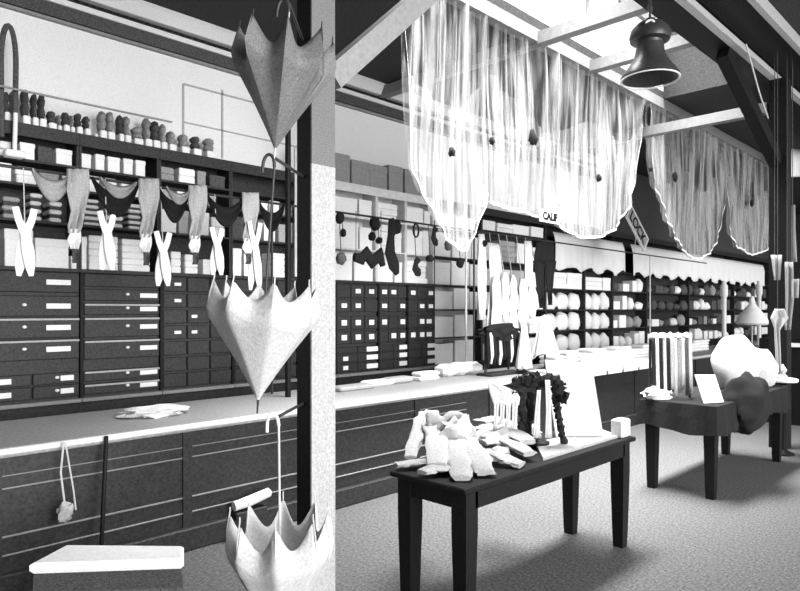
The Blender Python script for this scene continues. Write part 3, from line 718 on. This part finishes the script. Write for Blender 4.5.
# ------------------------------------------------------------------ umbrellas on the front post
def umbrella(tip, axis, R_, L_, m, lab, dots=False, shaft=.25, pleat=.16, dip=.16, phase=.2):
    tip = Vector(tip); ax = Vector(axis).normalized(); a = ax.orthogonal().normalized(); c_ = ax.cross(a)
    t = thing('umbrella', lab, 'umbrella', tip, 'half open umbrellas hanging upside down on the post')
    prof = [(0, 0), (.13, .11), (.33, .26), (.54, .41), (.75, .55), (.94, .68), (1.0, .78), (.90, 1.0)]
    def pr(v):
        k = min(int(v*7), 6); f = v*7-k; return prof[k][0]+(prof[k+1][0]-prof[k][0])*f, prof[k][1]+(prof[k+1][1]-prof[k][1])*f
    def fn(u, v):
        an = u*2*math.pi; r, h = pr(v); w_ = abs(math.sin(4*(an-phase)))**.8; r *= 1-pleat*w_*min(1, v*1.5); h = h-dip*w_*v**3
        r += .02*noise.noise(Vector((math.cos(an)*2, math.sin(an)*2, v*3)))*v
        return tip+ax*h*L_+(a*math.cos(an)+c_*math.sin(an))*r*R_
    obj('canopy', B().grid(fn, 96, 21), m, t, solid=.003)
    obj('shaft', B().tube([tip-ax*.06, tip, tip+ax*(L_+shaft)], [.004, .006, .006]), 'wire' if shaft < .5 else 'metal', t)
    top = tip+ax*(L_+shaft); cr = [top+ax*.06*math.sin(k*math.pi/8)-pr_*(.028*(1-math.cos(k*math.pi/8))) for k in range(9) for pr_ in [(a if abs(a.z) < .5 else c_)]]
    obj('crook_handle', B().tube([top]+cr+[cr[-1]-ax*.03], .008), 'white' if m != 'satin' and shaft < .5 else 'metal', t)
    for k in range(8):
        an = phase+k*math.pi/4; pts = []
        for v in (0.05, .25, .45, .65, .8, .92, 1.0):
            r, h = pr(v); pts.append(tip+ax*h*L_+(a*math.cos(an)+c_*math.sin(an))*(r*R_-.006))
        pts.append(pts[-1]+ax*.02); obj('rib', B().tube(pts, .0035, 5), 'wire' if m != 'satin' else 'metal', t)
    return t, top
TU = 3.12
def uax(dx): return D(400+dx, 0, 1)-D(400, 0, 1)
side = Vector((CA, SA, 0))
u1, t1 = umbrella(D(275, 150, TU), Vector((0, 0, 1))+side*.10, .25, .565, 'satin', 'grey satin half open umbrella hanging at the top of the post', shaft=.10, pleat=.28, dip=.2)
u2, t2 = umbrella(D(258, 401, TU), Vector((0, 0, 1))+side*.07, .275, .575, 'cream', 'plain white half open umbrella hanging at mid height on the post', shaft=.55, phase=.35)
u3, t3 = umbrella(D(281, 655, TU), Vector((0, 0, 1))-side*.01, .265, .70, 'cream', 'white half open umbrella hanging lowest, at the bottom edge', shaft=.40, phase=.1, dip=.20, pleat=.2)
# bracket arms that carry the crooks
for tp, zz in ((t1, None), (t2, None), (t3, None)):
    e = Vector((px_-.08, py_, tp.z+.045)); s_ = Vector((tp.x, tp.y, tp.z+.045))
    obj('hook_arm', B().tube([e, s_], .008, 6), 'metal', pt)

# ------------------------------------------------------------------ front table
TX0, TX1, TY0, TY1 = -2.66, -2.10, 2.60, 4.56; TZ = .79
tb_ = thing('display_table', 'nearest dark table with thick square legs, heaped with white gloves', 'table', ((TX0+TX1)/2, (TY0+TY1)/2, 0), 'dark display tables')
obj('tabletop', B().box(TX0, TX1, TY0, TY1, TZ-.03, TZ, .006), 'black', tb_)
def table_legs(x0, x1, y0, y1, zt, parent, sz=.085, m='black'):
    for xx in (x0+.03, x1-.03-sz):
        for yy in (y0+.04, y1-.04-sz):
            bb = B(); c0 = (xx+sz/2, yy+sz/2); rings = []
            for zz, h in ((0, sz*.36), (.10, sz*.40), (zt-.22, sz*.5), (zt, sz*.5)):
                rings.append([(c0[0]+i*h, c0[1]+j*h, zz) for i, j in ((-1, -1), (1, -1), (1, 1), (-1, 1))])
            bb.loft(rings); obj('leg', bb, m, parent)
table_legs(TX0, TX1, TY0, TY1, TZ-.03, tb_, .10)
def apron(x0, x1, y0, y1, z0, z1, parent, th=.025):
    for a in ((x1-.03-th, x1-.03, y0+.12, y1-.12), (x0+.03, x0+.03+th, y0+.12, y1-.12), (x0+.11, x1-.11, y0+.05, y0+.05+th), (x0+.11, x1-.11, y1-.05-th, y1-.05)):
        obj('apron', B().box(*a, z0, z1), 'black', parent)
apron(TX0, TX1, TY0, TY1, TZ-.13, TZ-.03, tb_)
def TP(px, py, z=TZ):           # point on a horizontal plane
    t = (H-z)*F/(py-310); return D(px, py, t)
# gloves and stockings heaped on the table
def sock(pts, r, lab, flat=.45, m='stocking', z0=TZ, nm='white_glove'):
    P = [];
    for (px, py, dz) in pts: q = TP(px, py, z0); P.append((q.x, q.y, z0+dz))
    n = len(P); rs = r if isinstance(r, (list, tuple)) else [r*(.8 if i in (0, n-1) else 1) for i in range(n)]
    # resample, then sweep a flattened soft-cornered section with wrinkles
    Q = []; Rr = []
    for i in range(n-1):
        for f in (0, .25, .5, .75): Q.append(Vector(P[i]).lerp(Vector(P[i+1]), f)); Rr.append(rs[i]+(rs[i+1]-rs[i])*f)
    Q.append(Vector(P[-1])); Rr.append(rs[-1]); rings = []; sd = Q[0].x*37+Q[0].y*11
    for i, p in enumerate(Q):
        d = (Q[min(i+1, len(Q)-1)]-Q[max(i-1, 0)]).normalized(); a = d.cross(Vector((0, 0, 1)))
        a = a.normalized() if a.length > .05 else Vector((CA, SA, 0)); c_ = d.cross(a); ring = []
        for k in range(16):
            an = k*math.pi/8; co, si = math.cos(an), math.sin(an)
            co = math.copysign(abs(co)**.6, co); si = math.copysign(abs(si)**.7, si)
            q_ = 1+.55*noise.noise(Vector((co*1.3+sd, si*1.3, i*.45)))
            ring.append(p+a*co*Rr[i]*1.25*q_+c_*si*Rr[i]*flat*.8*q_)
        rings.append(ring)
    bb = B(); bb.sm = True; bb.loft(rings)
    for v in bb.v:
        if v.z < TZ+.001: v.z = TZ+.001
    return tag(obj(nm, bb, m), lab, 'glove' if nm == 'white_glove' else 'cloth', 'white gloves and stockings heaped on the front table')
sock([(396, 470, .03), (410, 469, .035), (424, 468, .035), (434, 464, .03)], .035, 'white rolled stocking lying at the left end of the table')
sock([(410, 466, .05), (416, 455, .10), (421, 445, .17), (424, 441, .20)], .036, 'white stocking standing up at the left end of the heap')
sock([(422, 478, .03), (433, 475, .04), (441, 475, .035), (452, 473, .03)], .040, 'white rolled stocking over the left front corner')
sock([(438, 474, .05), (436, 458, .11), (432, 450, .16), (431, 440, .20)], .050, 'white stocking rising behind the front rolls')
sock([(462, 482, .02), (460, 470, .05), (457, 458, .09), (452, 446, .12)], .052, 'white glove hanging toward the near table edge')
sock([(485, 478, .03), (478, 468, .05), (472, 458, .08), (465, 448, .11)], .055, 'white glove fanned right of the hanging one')
sock([(522, 468, .02), (508, 466, .035), (495, 464, .05), (484, 462, .06)], .050, 'white glove stretched along the front table edge')
sock([(530, 462, .05), (515, 456, .07), (500, 453, .08), (482, 455, .08)], .048, 'white glove curved in the middle of the table')
sock([(528, 455, .08), (510, 448, .11), (492, 445, .12), (476, 448, .11)], .060, 'white folded stocking crossing the heap')
sock([(524, 446, .08), (508, 440, .11), (492, 437, .13), (480, 440, .12)], .058, 'white stocking rolled at the back of the heap')
# folded white shirt standing in the heap
def shirt(u, v):
    a = TP(429, 452).lerp(TP(470, 450), u); return Vector((a.x, a.y, TZ+.04+.20*v+.015*math.sin(u*12)+.03*noise.noise(Vector((u*4, v*3, 0))))) + Vector((-.05*v, .02*v, 0))
tag(obj('folded_shirt', B().grid(shirt, 14, 8), 'stocking', solid=.03), 'broad white folded shirt propped at the back of the heap', 'shirt')
bb = B().tube([(TP(466, 452).x, TP(466, 452).y, TZ+.24), (TP(474, 450).x, TP(474, 450).y, TZ+.25)], .03, 10, .5, up=(0, 0, 1))
for k, (px, py, s_) in enumerate(((470, 458, .08), (445, 462, .09), (497, 458, .07), (455, 470, .05), (490, 434, .07), (512, 436, .06))):
    q = TP(px, py); tag(obj('crumpled_cloth', B().lump((q.x, q.y, TZ+s_*.42), s_*1.1, s_*1.2, s_*.55, k, .25, 14, 8), 'stocking'),
      ['crumpled white cloth filling the heap centre', 'crumpled white cloth behind the left corner roll', 'crumpled white cloth under the curved glove', 'crumpled white cloth at the near corner', 'crumpled white cloth below the white fringed collar', 'crumpled white cloth before the black boa stand'][k], 'cloth', 'crumpled cloths in the heap')
for k, (px, py, rx, ry, rz, lab) in enumerate(((497, 449, .13, .20, .075, 'wide crumpled white linen spread under the curved gloves'), (457, 452, .10, .17, .12, 'thick crumpled white linen behind the standing gloves'), (524, 441, .09, .15, .06, 'crumpled white linen at the foot of the black boa stand'))):
    q = TP(px, py); b = B().lump((q.x, q.y, TZ+rz*.76), rx, ry, rz, 30+k, .28, 26, 14)
    tag(obj('crumpled_linen', b, 'stocking'), lab, 'cloth', 'crumpled linens in the heap')
# flat white paper and tall white card at far end
q = [TP(526, 464), TP(600, 441), TP(585, 433), TP(533, 446)]
bb = B().prism([(p.x, p.y) for p in (TP(543, 461), TP(618, 438), TP(600, 431), TP(535, 445))], 'z', TZ+.001, TZ+.02)
tag(obj('paper_sheet', bb, 'stocking'), 'flat pale cloth spread over the far half of the table', 'cloth')
t = 4.72
p_ = [D(545, 363, t), D(592, 367, t-.02), D(603, 436, t-.1), D(556, 440, t-.12)]
bk = [v+Vector((-.02, .02, 0)) for v in p_]
bb = B().add(p_+bk, [(0, 1, 2, 3), (7, 6, 5, 4), (0, 4, 5, 1), (1, 5, 6, 2), (2, 6, 7, 3), (3, 7, 4, 0)])
zmin = min(v.z for v in bb.v)
cdt = tag(obj('display_card', bb, 'cream'), 'tall blank white card leaning at the far end of the front table', 'card')
cdt.location.z += max(0, TZ+.021-zmin)
q = TP(624, 437); tag(obj('small_box', B().box(q.x-.07, q.x+.02, q.y-.07, q.y+.07, TZ, TZ+.13, .01), 'cream'), 'small white box on the far corner of the front table', 'box')
# T stand with boa and collar
c = TP(540, 447); c = Vector((c.x-.02, c.y, TZ))
ts = thing('display_stand', 'dark T-shaped stand on the front table', 'stand', c)
obj('base', B().lathe([(.08, 0), (.08, .015), (.03, .03), (.012, .04)], c+Vector((0, 0, .02)), 18), 'black', ts)
obj('pole', B().tube([c+Vector((0, 0, .03)), c+Vector((0, 0, .47))], .012), 'black', ts)
def SP(px, py, dt=0):
    tt = c.x*-SA+c.y*CA; return D(px, py, tt+dt)
obj('crossbar', B().tube([SP(491, 389), SP(515, 384), SP(566, 384)], .01), 'black', ts)
rr = random.Random(5); pts = [(507, 392), (514, 385), (522, 380), (530, 384), (538, 379), (547, 381), (556, 384), (561, 391), (563, 400)]
boa = B()
for i in range(len(pts)-1):
    for f in (0, .5):
        x = pts[i][0]+(pts[i+1][0]-pts[i][0])*f; y = pts[i][1]+(pts[i+1][1]-pts[i][1])*f
        p = SP(x+rr.uniform(-2, 2), y+rr.uniform(-3, 3), -.02); boa.lump(p, .035, .035, .035, i*2+f, .5, 10, 7, False)
for y in range(396, 440, 6):
    for x0 in (522, 529): 
        boa.lump(SP(x0+rr.uniform(-2, 2), y, 0), .028, .028, .032, y, .4, 9, 6, False)
for y in range(398, 452, 6): boa.lump(SP(555+(y-398)*.2, y, .02 if y < 430 else .0), .024, .024, .03, y, .4, 9, 6, False)
tag(obj('feather_boa', boa, 'bcloth'), 'black feather boa heaped over the T-shaped stand', 'boa')
def strip(rows, m, par=None, nm='ribbon', lab=None, cat=None, grp=None, dt=-.05, fold=.002):
    R2 = [(SP(l, y, dt), SP(r_, y, dt)) for y, l, r_ in rows]; mm = len(R2)-1
    nrm = Vector((SA, -CA, 0))
    def fn(u, v):
        k = min(int(v*mm), mm-1); f = v*mm-k; p = R2[k][0].lerp(R2[k+1][0], f).lerp(R2[k][1].lerp(R2[k+1][1], f), u); return p+nrm*fold*math.sin(u*11+v*3)
    o = obj(nm, B().grid(fn, 12, mm*4), m, par, solid=.006)
    return tag(o, lab, cat, grp) if lab else o
cl = thing('fringed_collar', 'white fringed collar hanging from the left arm of the stand', 'collar', SP(503, 436, -.05))
strip([(383, 488, 492), (386, 488, 503), (391, 489, 516), (397, 491, 520), (405, 494, 519)], 'cream', cl, 'collar', fold=.004)
for x0, x1, yb in ((494, 498, 432), (500, 504, 424), (506, 510, 430), (512, 517, 440)): strip([(403, x0, x1+1), (420, x0, x1), (yb, x0-1, x1-2)], 'cream', cl, 'fringe', fold=.003)
strip([(390, 537, 541), (410, 535, 540), (438, 533, 540)], 'cream', None, 'white_ribbon', 'white ribbon hanging left of centre on the stand', 'ribbon', 'white ribbons on the stand', -.07)
strip([(380, 545, 550), (410, 546, 551), (438, 545, 552)], 'cream', None, 'white_ribbon', 'white ribbon hanging right of centre on the stand', 'ribbon', 'white ribbons on the stand', -.07)

# ------------------------------------------------------------------ second table
UX0, UX1, UY0, UY1 = -2.76, -2.06, 6.08, 8.3; UZ = .84
t2_ = thing('display_table', 'farther dark table covered by dark cloth with textiles on top', 'table', ((UX0+UX1)/2, (UY0+UY1)/2, 0), 'dark display tables')
obj('tabletop', B().box(UX0, UX1, UY0, UY1, UZ-.03, UZ, .006), 'black', t2_)
table_legs(UX0, UX1, UY0, UY1, UZ-.03, t2_, .10)
apron(UX0, UX1, UY0, UY1, UZ-.13, UZ-.03, t2_)
# dark cloth draped over it on every side
def tcl(k, z, wv):
    P = []; x0, x1, y0, y1 = UX0-k, UX1+k, UY0-k, UY1+k
    for n_, (a, c_) in ((12, ((x0, y0), (x1, y0))), (36, ((x1, y0), (x1, y1))), (12, ((x1, y1), (x0, y1))), (36, ((x0, y1), (x0, y0)))):
        for i in range(n_):
            f = i/n_; x = a[0]+(c_[0]-a[0])*f; y = a[1]+(c_[1]-a[1])*f; q_ = wv*math.sin((x+y)*23)
            P.append((x+(q_ if a[0] == c_[0] else 0), y+(q_ if a[1] == c_[1] else 0), z+wv*1.2*math.sin((x-y)*7)))
    return P
bb = B().loft([tcl(.008, UZ-.24, .0), tcl(.03, UZ-.24, .02), tcl(.02, UZ-.1, .012), tcl(.008, UZ+.008, 0), tcl(-.01, UZ+.012, 0)][1:], caps=False)
k_ = len(bb.v)-96; bb.f.append(tuple(range(k_, k_+96)))
tag(obj('dark_tablecloth', bb, 'bcloth', solid=.006), 'black cloth draped over the farther table', 'tablecloth')
bb = B().lump((-2.06, 6.86, .80), .20, .36, .29, 3, .10, 36, 20, False)
tag(obj('dark_bundle', bb, 'bcloth'), 'big dark bunched cloth bulging over the side of the farther table', 'cloth')
UT = UZ+.018
def UP(px, py, z=UT): return TP(px, py, z)
q = UP(645, 397)
def crump(u, v):
    p = UP(632, 390).lerp(UP(658, 400), u).lerp(UP(640, 384).lerp(UP(660, 390), u), v); return Vector((p.x, p.y, UT+.02+.05*abs(noise.noise(Vector((u*3, v*3, 1))))+.02))
bb = B().lump((UX0+.12, UY0+.12, UT+.045), .11, .16, .06, 6, .4, 18, 8)
tag(obj('crumpled_paper', bb, 'white'), 'crumpled white paper on the near corner of the farther table', 'paper')
# striped textile rack
def tdep(X, Y): return -X*SA+Y*CA
dep = tdep(-2.6, 6.3)
def DP(px, py, dt=0): return D(px, py, dep+dt)
rk = thing('textile_rack', 'low rack with striped and white towels hanging on the farther table', 'rack', Vector((DP(668, 385).x, DP(668, 385).y, UT)))
a_, b_ = DP(650, 340), DP(690, 338); zt = a_.z
obj('frame', B().tube([(a_.x, a_.y, UT), (a_.x, a_.y, zt), (b_.x, b_.y, zt), (b_.x, b_.y, UT)], .014), 'metal', rk)
cols = ['bcloth', 'cream', 'bcloth', 'cream', 'bcloth', 'lgrey', 'cream', 'grey', 'cream', 'dgrey', 'cream']
for i in range(11):
    p0 = a_.lerp(b_, i/11); p1 = a_.lerp(b_, (i+1)/11); yb = UT+.01+.03*(i % 3)
    nr = Vector((SA, -CA, 0))
    def fn(u, v): p = p0.lerp(p1, u); return Vector((p.x, p.y, zt+.02+(yb-zt)*v))+nr*(.03+.012*math.sin(u*3.1)+.03*v)
    obj('towel', B().grid(fn, 5, 8), cols[i], rk, solid=.008)
for i in range(5):
    p = a_.lerp(b_, (i+.5)/5); obj('ruffle', B().lump((p.x, p.y, zt+.035), .05, .05, .035, i, .3, 10, 7, False), 'cream', rk)
# leaning card
dq = tdep(-2.15, 6.35)
p_ = [D(695, 358, dq+.05), D(715, 358, dq+.05), D(724, 385, dq-.08), D(704, 386, dq-.08)]
bk = [v+Vector((-.012, .012, -.0)) for v in p_]; bb = B().add(p_+bk, [(0, 1, 2, 3), (7, 6, 5, 4), (0, 4, 5, 1), (1, 5, 6, 2), (2, 6, 7, 3), (3, 7, 4, 0)])
cd = tag(obj('price_card', bb, 'pale'), 'blank white card leaning at the front of the farther table', 'card')
cd.location.z = UT
# white cloth mound + box
bb = B().lump((-2.42, 7.72, UT+.24), .22, .34, .33, 12, .07, 32, 18)
tag(obj('white_cloth_mound', bb, 'cream'), 'tall mound of white cloth behind the dark bunched cloth', 'cloth')
bb = B().lump((-2.3, 8.12, UT+.17), .2, .22, .25, 15, .07, 28, 14)
tag(obj('white_cloth_mound', bb, 'cream'), 'smaller white cloth mound beside the black post', 'cloth')
c = D(783, 375, 7.7)
sb = thing('side_stool', 'dark stool holding small ornaments in front of the black post', 'stool', (c.x, c.y, 0))
obj('seat', B().lathe([(.15, .86), (.16, .87), (.16, .89), (.15, .9)], (c.x, c.y, 0), 20), 'white', sb)
obj('column', B().lathe([(.12, 0), (.12, .02), (.04, .06), (.035, .82), (.08, .86)], (c.x, c.y, 0), 16), 'black', sb)
tag(obj('ornament', B().lathe([(.05, 0), (.06, .02), (.03, .06), (.05, .10), (.02, .15), (.01, .17)], (c.x, c.y-.02, .9), 14), 'lgrey'), 'small pale ornament on the dark stool', 'ornament')
tag(obj('ornament', B().lathe([(.04, 0), (.045, .02), (.02, .05), (.03, .08), (.01, .1)], (c.x-.09, c.y-.05, .9), 14), 'pale'), 'tiny white ornament at the left of the dark stool', 'ornament')

# pale poles on the far counter and small parasol
for px, lab in ((724, 'pale pole with thick neck on the far counter, left of the small parasol'), (759, 'pale pole passing the small white parasol')):
    c = W(px, 0, -4.7); zt = W(px, 281, -4.7).z
    t = thing('display_pole', lab, 'pole', (c.x, c.y, .9), 'pale poles on the far counter')
    obj('pole', B().lathe([(.05, 0), (.045, .5), (.05, zt-.9-.35), (.075, zt-.9-.3), (.075, zt-.9-.1), (.04, zt-.9-.05), (.05, zt-.9)], (c.x, c.y, .9), 12), 'pale', t)
    obj('foot', B().lathe([(.12, 0), (.12, .03), (.06, .05)], (c.x, c.y, .9), 14), 'pale', t)
c = W(752, 325, -4.45); zt = W(752, 296, -4.45).z
ps = thing('small_parasol', 'small white pointed parasol open near the pale poles', 'parasol', (c.x, c.y, .9))
hh = zt-c.z
obj('canopy', B().lathe([(.30, 0), (.34, .04), (.30, hh*.25), (.16, hh*.55), (.07, hh*.72), (.04, hh*.98), (.01, hh)], (c.x, c.y, c.z), 8), 'cloth', ps)
obj('shaft', B().tube([(c.x, c.y, .9), (c.x, c.y, c.z+.1)], .012), 'wire', ps)
# dark case and hung cloths at the right edge
q = D(800, 310, 9.6)
cs = thing('display_case', 'dark case with white rail at the right edge behind the post', 'case', (q.x, q.y+.3, 0))
obj('case_body', B().box(q.x-.55, q.x+.9, q.y, q.y+.6, 0, 1.28), 'black', cs)
obj('rail', B().box(q.x-.25, q.x+.9, q.y-.03, q.y+.0, 1.16, 1.22), 'white', cs)
def hangcloth(nm, lab, t_, rows, m, par=None):
    RR = [(D(l, y, t_), D(r_, y, t_)) for y, l, r_ in rows]; mm = len(RR)-1; nr = Vector((SA, -CA, 0))
    def fn(u, v):
        k = min(int(v*mm), mm-1); f = v*mm-k; p = RR[k][0].lerp(RR[k+1][0], f).lerp(RR[k][1].lerp(RR[k+1][1], f), u); return p+nr*.03*math.sin(u*9+v)
    base = fn(.5, 1); top = fn(.5, 0); t = thing(nm, lab, 'cloth', base, 'cloths hanging behind the black post')
    obj('fabric', B().grid(fn, 16, mm*5), m, t, solid=.012)
    obj('string', B().tube([top, (top.x, top.y, ZC-.002)], .004, 5), 'dgrey', t)
    return t
hangcloth('window_stand_in', 'white cloth standing in for a bright window at the right edge', 12.3, [(149, 786, 812), (176, 786, 812), (177, 786, 789), (190, 786, 789)], 'cloth')  # cloth added in place of a bright window opening
hangcloth('hanging_scarf', 'pale mottled scarf hanging right of the black post', 9.2, [(205, 788, 794), (230, 786, 795), (262, 789, 797)], 'grey')
hangcloth('hanging_scarf', 'grey narrow scarf on the right face of the black post', 7.8, [(255, 771, 781), (280, 773, 780)], 'lgrey')
hangcloth('hanging_scarf', 'grey long scarf hanging low beside the black post', 7.7, [(262, 785, 792), (300, 785, 793), (330, 784, 790)], 'grey')
hangcloth('hanging_scarf', 'white looped scarf low in front of the black post', 7.55, [(309, 775, 783), (318, 770, 788), (330, 774, 779), (372, 777, 780)], 'lgrey')
hangcloth('grey_placard', 'plain grey placard beside the black post at the edge', 7.7, [(279, 790, 798), (298, 790, 798)], 'lgrey')

# ------------------------------------------------------------------ lower left foreground
c0 = D(40, 560, 2.95)
hx = D(110, 556, 3.2)
hm = thing('wicker_hamper', 'dark wicker hamper with white padded top in the lower left corner', 'hamper', (hx.x, hx.y, 0))
hz = .55
ps_ = [(D(32, 310, (H-hz)*F/(563-310))), D(182, 310, (H-hz)*F/(558-310)), D(182, 310, (H-hz)*F/(546-310)), D(66, 310, (H-hz)*F/(545-310))]
poly = [(p.x, p.y) for p in ps_]; cxm = sum(p[0] for p in poly)/4; cym = sum(p[1] for p in poly)/4
def ringp(k, z, off=0): return [(cxm+(x-cxm)*k, cym+(y-cym)*k, z) for x, y in poly]
bb = B(); rings = []
for z_, k_ in ((0, .93), (.12, .98), (.3, 1.0), (.48, .985), (.50, .98)):
    rings.append(ringp(k_, z_))
bb.loft(rings); obj('basket_body', bb, 'wicker', hm)
obj('cushion', B().loft([ringp(.98, .5), ringp(1.03, .515), ringp(1.03, .54), ringp(.98, hz)]), 'cloth', hm)
for z_ in (.1, .25, .4): obj('hoop', B().loft([ringp(1.0, z_-.012), ringp(1.02, z_), ringp(1.0, z_+.012)]), 'dgrey', hm)
p0 = W(107, 437, CX1+.03); p1 = W(97, 503, CX1+.16)
tag(obj('walking_cane', B().tube([(CX1+.02, p0.y, .9), (CX1+.2, p1.y, .0)], .014), 'black'), 'dark cane leaning against the counter at left', 'cane')
c = W(76, 492, CX1+.25)
vs_ = thing('glass_ornament', 'tangled pale ornament hanging on strings before the counter at left', 'ornament', (CX1+.06, c.y, .45))
obj('string', B().tube([(CX1+.04, c.y+.0, .9), (CX1+.05, c.y-.02, .72), (CX1+.06, c.y, .52)], .006, 5).tube([(CX1+.04, c.y+.01, .9), (CX1+.06, c.y+.05, .6), (CX1+.07, c.y+.06, .48)], .005, 5), 'wire', vs_)
obj('body', B().lump((CX1+.07, c.y, .48), .035, .045, .05, 2, .4, 12, 8, False), 'lgrey', vs_)
c = W(248, 494, CX1+.04)
tag(obj('paper_roll', B().tube([(CX1+.04, W(231, 0, CX1).y, .255), (CX1+.045, c.y, .268), (CX1+.04, W(266, 0, CX1).y, .30)], [.035, .04, .035], 12), 'white'), 'short white paper roll tucked on the counter base left of the post', 'roll')
obj('roll_rest', B().box(CX1-.01, CX1+.08, W(231, 0, CX1).y, W(262, 0, CX1).y, .15, .21, .005), 'dwood', ct)
